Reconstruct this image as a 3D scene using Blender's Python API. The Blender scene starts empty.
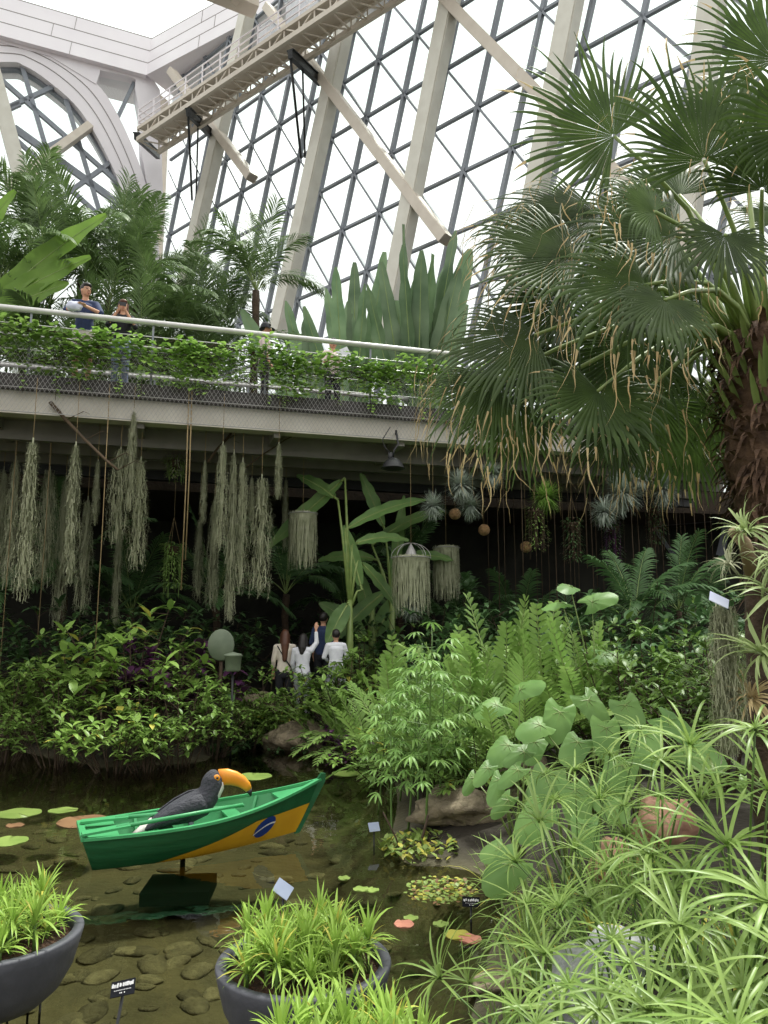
import bpy, math, random
from mathutils import Vector, Matrix, noise
from mathutils.geometry import intersect_line_plane
R = random.Random(7)
S = bpy.context.scene
COL = S.collection
V = Vector
Z = V((0, 0, 1))
# ---------------- camera ----------------
F = 770.0; CX, CY = 384.0, 512.0
EYE = V((0, 0, 1.9)); PITCH = math.atan(118 / F)
cam = bpy.data.cameras.new('camera'); camo = bpy.data.objects.new('camera', cam); COL.objects.link(camo)
camo.location = EYE; camo.rotation_euler = (math.pi / 2 + PITCH, 0, 0)
cam.sensor_fit = 'VERTICAL'; cam.sensor_height = 24; cam.lens = 24 * F / 1024
cam.clip_start = .05; cam.clip_end = 300
S.camera = camo
# ---------------- view, sky, sun ----------------
S.view_settings.view_transform = 'Standard'; S.view_settings.look = 'None'
S.view_settings.exposure = 0.0; S.view_settings.gamma = 1; S.view_settings.use_curve_mapping = False
S.cycles.max_bounces = 6; S.cycles.diffuse_bounces = 3; S.cycles.glossy_bounces = 3
S.cycles.transmission_bounces = 4; S.cycles.transparent_max_bounces = 10
S.cycles.caustics_reflective = False; S.cycles.caustics_refractive = False
S.cycles.sample_clamp_indirect = 4
w = bpy.data.worlds.new('sky'); S.world = w; w.use_nodes = True
nt = w.node_tree; nt.nodes.clear()
tc = nt.nodes.new('ShaderNodeTexCoord'); sx = nt.nodes.new('ShaderNodeSeparateXYZ')
rp = nt.nodes.new('ShaderNodeValToRGB'); bg = nt.nodes.new('ShaderNodeBackground'); wo = nt.nodes.new('ShaderNodeOutputWorld')
nt.links.new(tc.outputs['Generated'], sx.inputs[0]); nt.links.new(sx.outputs['Z'], rp.inputs[0])
nt.links.new(rp.outputs[0], bg.inputs[0]); nt.links.new(bg.outputs[0], wo.inputs[0])
e = rp.color_ramp.elements
e[0].position = 0.0; e[0].color = (.17, .17, .15, 1)
e[1].position = 1.0; e[1].color = (1, .98, .94, 1)
for p, c in ((.05, (.40, .40, .385, 1)), (.2, (.49, .49, .475, 1)), (.5, (.62, .615, .60, 1))):
    k = rp.color_ramp.elements.new(p); k.color = c
bg.inputs[1].default_value = 2.45
sun = bpy.data.lights.new('sun', 'SUN'); suno = bpy.data.objects.new('sun', sun); COL.objects.link(suno)
sun.energy = 5.6; sun.angle = math.radians(6); sun.color = (1, .95, .86)
SUNDIR = V((.32, .35, 1.0)).normalized()          # towards the sun
suno.rotation_euler = SUNDIR.to_track_quat('Z', 'Y').to_euler()

# ---------------- pixel rays (measuring only) ----------------
def ray(px, py):
    r = (px - CX) / F; u = (CY - py) / F; c, s = math.cos(PITCH), math.sin(PITCH)
    return V((r, c - u * s, s + u * c))
def P(px, py, Y):
    d = ray(px, py); return EYE + d * (Y / d.y)
def G(px, py, z=0.0):
    d = ray(px, py); return EYE + d * ((z - EYE.z) / d.z)
def onplane(px, py, o, n):
    d = ray(px, py); return EYE + d * ((o - EYE).dot(n) / d.dot(n))

# ---------------- materials ----------------
def lin(h):
    h = h.lstrip('#'); out = []
    for i in (0, 2, 4):
        c = int(h[i:i + 2], 16) / 255; out.append(c / 12.92 if c <= .04045 else ((c + .055) / 1.055) ** 2.4)
    return (*out, 1)
MATS = {}
def mat(name, col, col2=None, rough=.6, scale=6, metal=0, trans=0, bump=0, spec=.5, rnd=0, bscale=None, detail=3, stretch=None, emit=None):
    if name in MATS: return MATS[name]
    m = bpy.data.materials.new(name); m.use_nodes = True; n = m.node_tree; L = n.links
    b = n.nodes['Principled BSDF']; out = n.nodes['Material Output']
    b.inputs['Roughness'].default_value = rough; b.inputs['Metallic'].default_value = metal
    b.inputs['Specular IOR Level'].default_value = spec
    c1 = lin(col); c2 = lin(col2) if col2 else c1
    t = n.nodes.new('ShaderNodeTexCoord'); src = t.outputs['Object']
    if stretch:
        mp = n.nodes.new('ShaderNodeMapping'); mp.inputs['Scale'].default_value = stretch
        L.new(src, mp.inputs[0]); src = mp.outputs[0]
    nz = n.nodes.new('ShaderNodeTexNoise'); nz.inputs['Scale'].default_value = scale; nz.inputs['Detail'].default_value = detail
    L.new(src, nz.inputs['Vector'])
    cr = n.nodes.new('ShaderNodeValToRGB'); cr.color_ramp.elements[0].position = .32; cr.color_ramp.elements[1].position = .68
    cr.color_ramp.elements[0].color = c1; cr.color_ramp.elements[1].color = c2
    L.new(nz.outputs[0], cr.inputs[0]); csock = cr.outputs[0]
    if rnd:
        oi = n.nodes.new('ShaderNodeObjectInfo'); hs = n.nodes.new('ShaderNodeHueSaturation')
        mr = n.nodes.new('ShaderNodeMapRange'); mr.inputs[3].default_value = 1 - rnd; mr.inputs[4].default_value = 1 + rnd
        L.new(oi.outputs['Random'], mr.inputs[0]); L.new(mr.outputs[0], hs.inputs['Value'])
        L.new(csock, hs.inputs['Color']); csock = hs.outputs[0]
    L.new(csock, b.inputs['Base Color'])
    if emit: 
        b.inputs['Emission Color'].default_value = lin(emit[0]); b.inputs['Emission Strength'].default_value = emit[1]
    if bump:
        bp = n.nodes.new('ShaderNodeBump'); bp.inputs['Strength'].default_value = bump; bp.inputs['Distance'].default_value = .05
        nb = n.nodes.new('ShaderNodeTexNoise'); nb.inputs['Scale'].default_value = bscale or scale * 2; nb.inputs['Detail'].default_value = 4
        L.new(src, nb.inputs['Vector']); L.new(nb.outputs[0], bp.inputs['Height']); L.new(bp.outputs[0], b.inputs['Normal'])
    if trans:
        tr = n.nodes.new('ShaderNodeBsdfTranslucent'); mx = n.nodes.new('ShaderNodeMixShader'); mx.inputs[0].default_value = trans
        L.new(csock, tr.inputs[0]); L.new(b.outputs[0], mx.inputs[1]); L.new(tr.outputs[0], mx.inputs[2]); L.new(mx.outputs[0], out.inputs[0])
    MATS[name] = m; return m
def leafmat(name, a, b, trans=.3, rough=.45, scale=3, rnd=.18, spec=.25):
    return mat(name, a, b, rough=rough, scale=scale, trans=trans, rnd=rnd, spec=spec)
def glassmat(name, tint, refl, rough=.0, bump=0, bscale=4, fres=None):
    m = bpy.data.materials.new(name); m.use_nodes = True; n = m.node_tree; L = n.links; n.nodes.clear()
    o = n.nodes.new('ShaderNodeOutputMaterial'); tr = n.nodes.new('ShaderNodeBsdfTransparent'); g = n.nodes.new('ShaderNodeBsdfGlossy')
    mx = n.nodes.new('ShaderNodeMixShader'); tr.inputs[0].default_value = lin(tint); g.inputs['Roughness'].default_value = rough
    if fres:
        fr = n.nodes.new('ShaderNodeFresnel'); fr.inputs[0].default_value = fres; L.new(fr.outputs[0], mx.inputs[0])
    else: mx.inputs[0].default_value = refl
    if bump:
        t = n.nodes.new('ShaderNodeTexCoord'); nz = n.nodes.new('ShaderNodeTexNoise'); nz.inputs['Scale'].default_value = bscale
        nz.inputs['Detail'].default_value = 2; bp = n.nodes.new('ShaderNodeBump'); bp.inputs['Strength'].default_value = bump; bp.inputs['Distance'].default_value = .02
        L.new(t.outputs['Object'], nz.inputs['Vector']); L.new(nz.outputs[0], bp.inputs['Height']); L.new(bp.outputs[0], g.inputs['Normal'])
        if fres: L.new(bp.outputs[0], fr.inputs['Normal'])
    L.new(tr.outputs[0], mx.inputs[1]); L.new(g.outputs[0], mx.inputs[2]); L.new(mx.outputs[0], o.inputs[0])
    MATS[name] = m; return m

# ---------------- mesh builder ----------------
class MB:
    def __init__(s): s.v = []; s.f = []; s.m = []; s.mi = 0
    def add(s, vs, fs, mi=None):
        k = len(s.v); s.v.extend(tuple(p) for p in vs)
        for f in fs: s.f.append(tuple(i + k for i in f)); s.m.append(s.mi if mi is None else mi)
    def box(s, c, d, M=None, mi=None):
        c = V(c); x, y, z = d[0] / 2, d[1] / 2, d[2] / 2
        vs = [V((i, j, k)) for i in (-x, x) for j in (-y, y) for k in (-z, z)]
        vs = [(c + (M @ p if M else p)) for p in vs]
        s.add(vs, [(0, 1, 3, 2), (4, 6, 7, 5), (0, 4, 5, 1), (2, 3, 7, 6), (0, 2, 6, 4), (1, 5, 7, 3)], mi)
    def bar(s, a, b, w, h, up=Z, mi=None):
        a, b = V(a), V(b); d = (b - a).normalized(); sd = d.cross(up)
        if sd.length < 1e-4: sd = d.cross(V((1, 0, 0)))
        sd.normalize(); u = sd.cross(d)
        q = [(-w / 2, -h / 2), (w / 2, -h / 2), (w / 2, h / 2), (-w / 2, h / 2)]
        vs = [p + sd * i + u * j for p in (a, b) for i, j in q]
        s.add(vs, [(0, 3, 2, 1), (4, 5, 6, 7), (0, 1, 5, 4), (1, 2, 6, 5), (2, 3, 7, 6), (3, 0, 4, 7)], mi)
    def tube(s, pts, rs, n=6, mi=None, cap=True):
        pts = [V(p) for p in pts]
        if not hasattr(rs, '__len__'): rs = [rs] * len(pts)
        vs = []; u = None
        for i, p in enumerate(pts):
            d = pts[min(i + 1, len(pts) - 1)] - pts[max(i - 1, 0)]
            if d.length < 1e-9: d = Z.copy()
            d.normalize()
            if u is None: u = d.orthogonal().normalized()
            else:
                u = u - d * u.dot(d); u = u.normalized() if u.length > 1e-6 else d.orthogonal().normalized()
            b = d.cross(u)
            for k in range(n):
                a = 2 * math.pi * k / n; vs.append(p + (u * math.cos(a) + b * math.sin(a)) * rs[i])
        fs = [(i * n + k, i * n + (k + 1) % n, (i + 1) * n + (k + 1) % n, (i + 1) * n + k) for i in range(len(pts) - 1) for k in range(n)]
        if cap: fs += [tuple(reversed(range(n))), tuple(range((len(pts) - 1) * n, len(pts) * n))]
        s.add(vs, fs, mi)
    def lathe(s, prof, n=32, c=(0, 0, 0), mi=None, M=None, sx=1, sy=1):
        c = V(c); vs = []
        for r, z in prof:
            for k in range(n):
                a = 2 * math.pi * k / n; p = V((r * math.cos(a) * sx, r * math.sin(a) * sy, z)); vs.append(c + (M @ p if M else p))
        s.add(vs, [(i * n + k, i * n + (k + 1) % n, (i + 1) * n + (k + 1) % n, (i + 1) * n + k) for i in range(len(prof) - 1) for k in range(n)], mi)
    def ball(s, c, r, n=10, M=None, mi=None):
        rr = r if hasattr(r, '__len__') else (r, r, r); vs = []; c = V(c)
        for i in range(n + 1):
            t = math.pi * i / n
            for k in range(n * 2 - 2):
                a = 2 * math.pi * k / (n * 2 - 2); p = V((rr[0] * math.sin(t) * math.cos(a), rr[1] * math.sin(t) * math.sin(a), rr[2] * math.cos(t)))
                vs.append(c + (M @ p if M else p))
        q = n * 2 - 2
        s.add(vs, [(i * q + k, (i + 1) * q + k, (i + 1) * q + (k + 1) % q, i * q + (k + 1) % q) for i in range(n) for k in range(q)], mi)
    def prism(s, poly, ext, mi=None):       # poly: 3D points, extruded by vector ext
        n = len(poly); poly = [V(p) for p in poly]
        s.add(poly + [p + V(ext) for p in poly], [tuple(reversed(range(n))), tuple(range(n, 2 * n))] + [(i, (i + 1) % n, n + (i + 1) % n, n + i) for i in range(n)], mi)
    def ribbon(s, p, d, L, w, n=4, droop=.6, side=None, prof='lance', fold=0, mi=None, mi2=None, wob=0, rn=R):
        p = V(p); d = V(d).normalized()
        sd = V(side) if side is not None else d.cross(Z)
        if sd.length < 1e-3: sd = d.orthogonal()
        sd.normalize(); st = L / n; vs = []; fs = []; ms = []
        c = 3 if fold else 2
        for i in range(n + 1):
            t = i / n
            if prof == 'lance': ww = math.sin(math.pi * min(1, t * .86 + .14)) ** .8
            elif prof == 'oval': ww = math.sin(math.pi * (t ** .85)) ** .7 if 0 < t < 1 else .05
            elif prof == 'strap': ww = 1 if t < .6 else max(.04, 1 - ((t - .6) / .4) ** 2)
            elif prof == 'grass': ww = max(.05, 1 - t ** 1.5)
            else: ww = prof(t)
            ww = ww * w / 2
            if fold:
                nn = sd.cross(d).normalized(); vs += [p - sd * ww + nn * ww * fold, p.copy(), p + sd * ww + nn * ww * fold]
            else: vs += [p - sd * ww, p + sd * ww]
            if i < n:
                b = i * c
                for k in range(c - 1): fs.append((b + k, b + k + 1, b + c + k + 1, b + c + k)); ms.append(t)
            p = p + d * st
            hz = math.sqrt(max(0, d.x * d.x + d.y * d.y))
            if droop:
                d = (d - Z * (droop / n) * (hz + .15)).normalized()
            if wob: d = (d + V((rn.uniform(-wob, wob), rn.uniform(-wob, wob), rn.uniform(-wob, wob)))).normalized()
            sd = (sd - d * sd.dot(d)); sd = sd.normalized() if sd.length > 1e-4 else d.orthogonal().normalized()
        k = len(s.v); s.v.extend(tuple(q) for q in vs)
        for f, t in zip(fs, ms):
            s.f.append(tuple(i + k for i in f)); s.m.append(mi2 if (mi2 is not None and t >= .74) else (s.mi if mi is None else mi))
        return p
    def mesh(s, name, mats, smooth=True):
        me = bpy.data.meshes.new(name); me.from_pydata(s.v, [], s.f)
        if not isinstance(mats, (list, tuple)): mats = [mats]
        for m in mats: me.materials.append(m)
        if len(mats) > 1: me.polygons.foreach_set('material_index', s.m)
        me.polygons.foreach_set('use_smooth', [smooth] * len(me.polygons)); me.update(); return me

# ---------------- objects ----------------
def part(name, me, parent=None, label=None, M=None):
    o = bpy.data.objects.new(name, me); COL.objects.link(o)
    if parent: o.parent = parent
    if M is not None: o.matrix_local = M
    if label: o['label'] = label
    return o
def tag(o, label, cat, group=None, kind=None):
    o['label'] = label; o['category'] = cat
    if group: o['group'] = group
    if kind: o['kind'] = kind
    return o
def thing(name, label, cat, loc=(0, 0, 0), rz=0, group=None, sc=1, rot=None):
    o = bpy.data.objects.new(name, None); COL.objects.link(o); o.empty_display_size = .1
    o.location = loc; o.rotation_euler = rot if rot else (0, 0, rz)
    o.scale = (sc, sc, sc) if not hasattr(sc, '__len__') else sc
    return tag(o, label, cat, group)
def solo(name, me, label, cat, loc=(0, 0, 0), rz=0, group=None, sc=1, kind=None, rot=None):
    o = part(name, me); o.location = loc; o.rotation_euler = rot if rot else (0, 0, rz)
    o.scale = (sc, sc, sc) if not hasattr(sc, '__len__') else sc
    return tag(o, label, cat, group, kind)
def struct(name, me):
    o = part(name, me); o['kind'] = 'structure'; return o
def lump(seed, r=(1, 1, 1), n=14, amp=.3, fr=1.2):
    mb = MB(); mb.ball((0, 0, 0), 1, n); o = V((seed * 3.1, seed * 1.7, seed))
    mb.v = [tuple(V((p[0] * r[0], p[1] * r[1], p[2] * r[2])) * (1 + amp * noise.noise(V(p) * fr + o) + amp * .4 * noise.noise(V(p) * fr * 3 + o))) for p in mb.v]
    return mb
# =============== SETTING ===============
M_panel = mat('white_painted_panel', '#ece5ea', '#e6dee4', rough=.45, scale=.6)
M_panel2 = mat('cream_painted_steel', '#d9d5cb', '#cfcabf', rough=.5, scale=2)
M_panel3 = mat('warm_painted_steel', '#d3c8bb', '#c9bdb0', rough=.5, scale=2)
M_seam = mat('panel_seam', '#8d8583', rough=.8)
M_steel = mat('grey_mullion_steel', '#7d828c', '#898d96', rough=.45, scale=3)
M_black = mat('black_steel', '#17181a', '#222326', rough=.5)
M_glass = glassmat('clear_glass', '#f4faf9', .06)
M_cream = mat('cream_beam_paint', '#cfcac0', '#bdb7ab', rough=.6, scale=1.5)
M_deck = mat('dark_deck_steel', '#3d3a3a', '#4a4645', rough=.7, scale=4)
M_conc = mat('concrete_soffit', '#8f8b86', '#7b7772', rough=.85, scale=1.5, bump=.3)
M_rail = mat('brushed_rail_steel', '#c9c8c6', '#bdbcba', rough=.35, metal=.3)
M_mesh = mat('galvanised_wire', '#a7a5a3', rough=.5, metal=.3)

CORN = P(146, 75, 41); HB = CORN.z                    # corner of the hall at the underside of the ring beam
dR = V((1.65, -1, 0)).normalized(); dW = V((1.12, -1, 0)).normalized(); dG = V((1.26, -1, 0)).normalized(); dL = V((-2.3, -1, 0)).normalized()
nR = V((dR.y, -dR.x, 0)); nR = nR if nR.dot(EYE - CORN) > 0 else -nR          # towards the inside
nL = V((dL.y, -dL.x, 0)); nL = nL if nL.dot(EYE - CORN) > 0 else -nL
nW = V((dW.y, -dW.x, 0)); nW = nW if nW.dot(EYE - CORN) > 0 else -nW; nG = V((dG.y, -dG.x, 0)); nG = nG if nG.dot(EYE - CORN) > 0 else -nG
def WR(px, py, off=0.0): return onplane(px, py, CORN - nW * (1.5 - off), nW)   # glass plane lies 1.5 m behind the fascia
def WL(px, py, off=0.0): return onplane(px, py, CORN - nL * (.6 - off), nL)

# ring beam: fascia boxes on both walls, stacked panel rows with seams
def ring(dirn, nin, L, name):
    mb = MB(); h0 = HB; H = 2.9
    o = CORN.copy(); mit = (nR + nL) / (1 + nR.dot(nL))
    for k, (a, b) in enumerate(((0, .33), (.33, .66), (.66, 1))):
        lean = .5
        z0, z1 = h0 + a * H, h0 + b * H
        off0, off1 = -lean * (a * H) * .35, -lean * (b * H) * .35
        p0 = o + mit * off0; p1 = o + mit * off1
        mi = 0
        vs = [V((p0.x, p0.y, z0)), V((p0.x, p0.y, z0)) + dirn * L, V((p1.x, p1.y, z1 - .05)) + dirn * L, V((p1.x, p1.y, z1 - .05))]
        mb.add(vs, [(0, 1, 2, 3)], mi)
        s0 = V((p1.x, p1.y, z1 - .05))
        mb.add([s0, s0 + dirn * L, s0 + dirn * L + Z * .06, s0 + Z * .06], [(0, 1, 2, 3)], 1)
        # vertical seams
        for j in range(1, int(L / 4.2)):
            q = p0 + dirn * (j * 4.2 + (1.1 if k % 2 else 0)); q1 = p1 + dirn * (j * 4.2 + (1.1 if k % 2 else 0))
            mb.bar(V((q.x, q.y, z0)) + nin * .004, V((q1.x, q1.y, z1 - .05)) + nin * .004, .025, .02, nin, 1)
    # soffit, back and top
    a, b = o, o + dirn * L
    back = -nin * 3.0
    mb.add([a, b, b + back, a + back], [(0, 1, 2, 3)], 0)
    mb.add([a + back, b + back, b + back + Z * H, a + back + Z * H], [(0, 1, 2, 3)], 0)
    t = -nin * (.5 * H * .35)
    mb.add([a + t + Z * H, b + t + Z * H, b + back + Z * H, a + back + Z * H], [(0, 1, 2, 3)], 0)
    return struct(name, mb.mesh(name, [M_panel, M_seam], False))
ring(dR, nR, 46, 'trim_1'); ring(dL, nL, 34, 'trim_2')

# right glass wall: triangular lattice of grey mullions
nA, nB_, nC = WR(478, 107), WR(464, 171.6), WR(512.4, 143.3)
lx = (nC - nB_).dot(dW); a2 = lx
bu = (nA - nB_).dot(dW); bz = abs((nA - nB_).z)
mb = MB(); mbg = MB()
def wallp(u, z, off=0): return V((nA.x, nA.y, 0)) + dW * u + Z * z + nW * off
zlo, zhi = 4.0, HB + .1
u0 = (CORN - nA).dot(dW) + .6; u1 = u0 + 36
k = -30
z = nA.z
while z > zlo: z -= bz
zs = []
while z < zhi:
    if z > zlo: zs.append(z)
    z += bz
for z in zs: mb.bar(wallp(u0, z), wallp(u1, z), .11, .15, nW)
def clipbar(ua, za, ub, zb, w):
    # clip to u range
    d = ub - ua
    if abs(d) < 1e-6: return
    t0, t1 = 0.0, 1.0
    for lim, sgn in ((u0, 1), (u1, -1)):
        fa, fb = (ua - lim) * sgn, (ub - lim) * sgn
        if fa < 0 and fb < 0: return
        if fa < 0: t0 = max(t0, fa / (fa - fb))
        if fb < 0: t1 = min(t1, fa / (fa - fb))
    if t1 - t0 < .01: return
    mb.bar(wallp(ua + d * t0, za + (zb - za) * t0, .02), wallp(ua + d * t1, za + (zb - za) * t1, .02), w, .2, nW)
s2 = bu / bz; s3 = (bu - lx) / bz
for i in range(-40, 40):
    uu = i * lx
    clipbar(uu + (zlo - nA.z) * s2, zlo, uu + (zhi - nA.z) * s2, zhi, .155)
    clipbar(uu + (zlo - nA.z) * s3, zlo, uu + (zhi - nA.z) * s3, zhi, .085)
mbg.add([wallp(u0 - .6, zlo, -.08), wallp(u1, zlo, -.08), wallp(u1, zhi, -.08), wallp(u0 - .6, zhi, -.08)], [(0, 1, 2, 3)])
wr = struct('window_1', mbg.mesh('glass', M_glass, False)); part('mullion_lattice', mb.mesh('lattice', M_steel, False), wr)

# cream columns and braces in front of the lattice
def beam(px0, py0, px1, py1, w, h, fn, m, name, off=.9, par=None):
    a, b = fn(px0, py0, off), fn(px1, py1, off); d = (b - a)
    b2 = b
    if b.z > HB: b2 = a + d * ((HB - a.z) / d.z)
    q = MB(); q.bar(a, b2, w, h, nW if fn is WR else nL)
    q.bar(a, b2, w * .9, h + .1, nW if fn is WR else nL)
    return part(name, q.mesh(name, m, False), par) if par else struct(name, q.mesh(name, m, False))
def ext(a, b, t0, t1):
    return (a[0] + (b[0] - a[0]) * t0, a[1] + (b[1] - a[1]) * t0, a[0] + (b[0] - a[0]) * t1, a[1] + (b[1] - a[1]) * t1)
for i, (a, b, t0, w_) in enumerate((((197, 230), (240, 45), -.5, .75), ((300, 230), (346, 20), -.5, .75), ((401, 250), (449, 5), -.4, .7), ((536, 190), (571, 5), -.6, .7), ((690, 190), (712, 5), -1, .7))):
    beam(*ext(a, b, t0, 1.6), w_, .5, WR, M_panel2, 'trim_%d' % (3 + i))
for i, (a, b) in enumerate((((172, 72), (252, 178)), ((268, 8), (446, 240)), ((440, -6), (556, 112)), ((556, 112), (700, 260)))):
    q = beam(*ext(a, b, 0, 1.0), .42, .45, WR, M_panel3, 'trim_%d' % (8 + i), off=1.0)

# left wall: arch, column, lattice
arch_out = [(-260, 60), (-120, 30), (0, 38), (50, 52), (95, 82), (118, 115), (138, 160), (150, 200), (158, 240), (162, 300), (166, 400)]
arch_in = [(-260, 130), (-120, 70), (0, 62), (25, 66), (52, 84), (78, 108), (100, 142), (118, 180), (128, 215), (136, 260), (142, 400)]
def crom(pts, n=5):
    out = []
    for i in range(len(pts) - 1):
        p0, p1, p2, p3 = pts[max(0, i - 1)], pts[i], pts[i + 1], pts[min(len(pts) - 1, i + 2)]
        for k in range(n):
            t = k / n; out.append(tuple(.5 * (2 * b + (c - a) * t + (2 * a - 5 * b + 4 * c - d) * t * t + (3 * b - a - 3 * c + d) * t ** 3) for a, b, c, d in zip(p0, p1, p2, p3)))
    return out + [pts[-1]]
mb = MB()
o3 = [WL(x, y, .2) for x, y in crom(arch_out)]; i3 = [WL(x, y, .2) for x, y in crom(arch_in)]
for k in range(len(o3) - 1):
    mb.prism([o3[k], o3[k + 1], i3[k + 1], i3[k]], -nL * 1.5)
struct('trim_12', mb.mesh('arch', M_panel, False))
mb = MB()                                            # thin raised rib lines on the arch face
def lerp(a, b, t): return a + (b - a) * t
for t in (.30, .62):
    pp = [lerp(o3[k], i3[k], t) + nL * .01 for k in range(len(o3))]
    for a, b in zip(pp, pp[1:]): mb.bar(a, b, .04, .03, nL)
struct('trim_13', mb.mesh('arch_seam', M_seam, False))
# wall spandrel between arch and ring beam with a little window
mb = MB()
q = [WL(x, y, .25) for x, y in ((-260, 45), (0, 30), (60, 45), (100, 60), (100, 72), (96, 84), (50, 56), (0, 42), (-260, 66))]
mb.prism(q, -nL * 1.0)
for poly in (((100, 60), (150, 70), (150, 86), (128, 76), (100, 70)), ((136, 74), (150, 74), (160, 90), (164, 230), (150, 200), (141, 150), (139, 110), (135, 88)),):
    mb.prism([WL(x, y, .25) for x, y in poly], -nL * 1.0)
struct('trim_14', mb.mesh('spandrel', M_panel, False))
# corner column
mb = MB(); c0 = WR(158, 120, -.2)
for z0, z1 in ((4, HB),):
    mb.box((c0.x, c0.y, (z0 + z1) / 2), (.85, 1.0, z1 - z0), Matrix.Rotation(math.atan2(dR.y, dR.x), 3, 'Z'))
struct('trim_15', mb.mesh('corner_column', M_panel3, False))
mb = MB(); mg = MB()
nodes = ((0, 62), (130, 215))
def wl(px0, py0, px1, py1, w=.24): mb.bar(WL(px0, py0, -.1), WL(px1, py1, -.1), w, .2, nL)
for a in ((-60, 26, 140, 202), (-80, 52, 150, 262), (22, 66, 70, 230), (66, 100, 108, 240), (-16, 60, 40, 250), (-60, 40, 0, 240), (-10, 116, 60, 84), (40, 150, 100, 124), (50, 206, 128, 150), (70, 236, 134, 194), (-20, 216, 60, 176), (-80, 150, 20, 104)): wl(*a)
for a in ((14, 128, 150, 226),): wl(*a, w=.4)
for k in range(1, len(i3) - 1): mb.bar(i3[k] - nL * .6, i3[k + 1] - nL * .6, .3, .3, nL)
wl(112, 130, 140, 70, .2)
a, b, c, d = WL(-260, 400, -.35), WL(150, 400, -.35), WL(150, 60, -.35), WL(-260, 20, -.35)
mg.add([a, b, c, d], [(0, 1, 2, 3)])
wl_ = struct('window_2', mg.mesh('glass', M_glass, False)); part('mullion_lattice', mb.mesh('lattice', M_steel, False), wl_)
mb = MB(); mb.bar(WL(-10, 60, .8), WL(24, 190, .8), .75, .6, nL); struct('trim_16', mb.mesh('slanting_post', M_panel2, False))
mb = MB(); mb.bar(WL(90, 126, .2), WL(8, 186, 1.0), .42, .5, nL); mb.bar(WL(8, 186, 1.0), WL(40, 174, 1.0), .3, .3, nL); struct('trim_17', mb.mesh('arch_brace', M_panel3, False))
# roof glazing
mb = MB(); zr = HB + 6.5
mb.add([V((-45, 5, zr)), V((35, -6, zr)), V((35, 46, zr)), V((-45, 60, zr))], [(0, 1, 2, 3)])
rf = struct('ceiling', mb.mesh('roof_glass', M_glass, False))
mb = MB(); 
p = P(232, 2, 30); mb.box(p + Z * .4, (2.2, .8, .9), Matrix.Rotation(.5, 3, 'Z')); mb.bar(p, p + V((3, -1.5, 2.0)), .3, .4)
struct('trim_18', mb.mesh('roof_strut', M_panel3, False))

# =============== bridge ===============
ZR = 7.3
r0 = G(0, 308, ZR); r1 = G(500, 360, ZR); dB = (r1 - r0); dB.z = 0; dB.normalize(); nB = V((-dB.y, dB.x, 0))   # nB away from the viewer
ZD = ZR - 1.2
def B(u, v, z): return r0 + dB * u + nB * v + Z * (z - ZR)
UA, UB = -5.5, 16
mb = MB()
def bbox(u0, u1, v0, v1, z0, z1, mi=0, m=None):
    m = m or mb
    m.prism([B(u0, v0, z0), B(u1, v0, z0), B(u1, v1, z0), B(u0, v1, z0)], Z * (z1 - z0), mi)
bbox(UA, UB, -.08, 3.2, ZD - .14, ZD, 1)               # deck plate
bbox(UA, UB, -.12, -.02, ZD - .22, ZD + .04, 1)        # dark kerb
bbox(UA, UB, .0, .12, ZD - .58, ZD - .22, 0)           # cream front beam
bbox(UA, UB, .0, .30, ZD - .61, ZD - .57, 0)
bbox(UA, UB, .12, 3.1, ZD - .5, ZD - .2, 2)            # soffit
for v in (.9, 1.9, 2.9): bbox(UA, UB, v, v + .14, ZD - .85, ZD - .5, 2)
u = UA + .6
while u < UB: bbox(u, u + .12, .1, 3.1, ZD - .7, ZD - .5, 2); u += 2.4
bbox(UA, UB, 3.0, 3.2, ZD - 1.05, ZD - .2, 3)
bdg = struct('footbridge_deck', mb.mesh('bridge', [M_cream, M_deck, M_conc, M_black], False))
def railing(v, name):
    mb = MB(); mb.tube([B(UA, v, ZR), B(UB, v, ZR)], .05, 10)
    h = thing(name, '', 'railing'); part('handrail', mb.mesh('handrail', M_rail), h)
    mb = MB()
    for z in (ZD + .25, ZD + .5, ZD + .75, ZD + .95): mb.tube([B(UA, v + .03, z), B(UB, v + .03, z)], .009 if z != ZD + .75 else .02, 5)
    part('rail_wire', mb.mesh('rail_wire', M_rail), h)
    u = UA
    while u <= UB:
        mb = MB(); mb.bar(B(u, v + .04, ZD - .1), B(u, v + .02, ZR), .035, .02, nB); part('post', mb.mesh('post', M_steel, False), h); u += 2.0
    return h
h = railing(-.05, 'footbridge_railing'); h['label'] = 'near railing of the footbridge with pale tube handrail overgrown by vines'
h2 = railing(3.05, 'footbridge_railing'); h2['label'] = 'far side railing of the footbridge behind the visitors'
# chain-link netting hung on the near side of the bridge
mb = MB(); hh = .95; z0 = ZD - .62; st = .075
u = UA
def wire(a, b):
    d = (b - a).normalized(); s1 = d.cross(nB).normalized() * .0035; s2 = nB * .0035
    mb.add([a + s1, a - s1 * .5 + s2, a - s1 * .5 - s2, b + s1, b - s1 * .5 + s2, b - s1 * .5 - s2], [(0, 1, 4, 3), (1, 2, 5, 4), (2, 0, 3, 5)])
z1n = ZD + .62
while u < UB:
    wire(B(u, -.16, z0), B(u + (z1n - z0) * .62, -.16, z1n)); wire(B(u, -.16, z1n), B(u + (z1n - z0) * .62, -.16, z0)); u += st
for z in (z0, z1n, ZD - .2): mb.tube([B(UA, -.16, z), B(UB, -.16, z)], .008, 5)
nt_ = part('chain_link_netting', mb.mesh('netting', M_mesh)); tag(nt_, 'grey chain-link netting stretched along the near side of the footbridge', 'netting')

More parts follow.
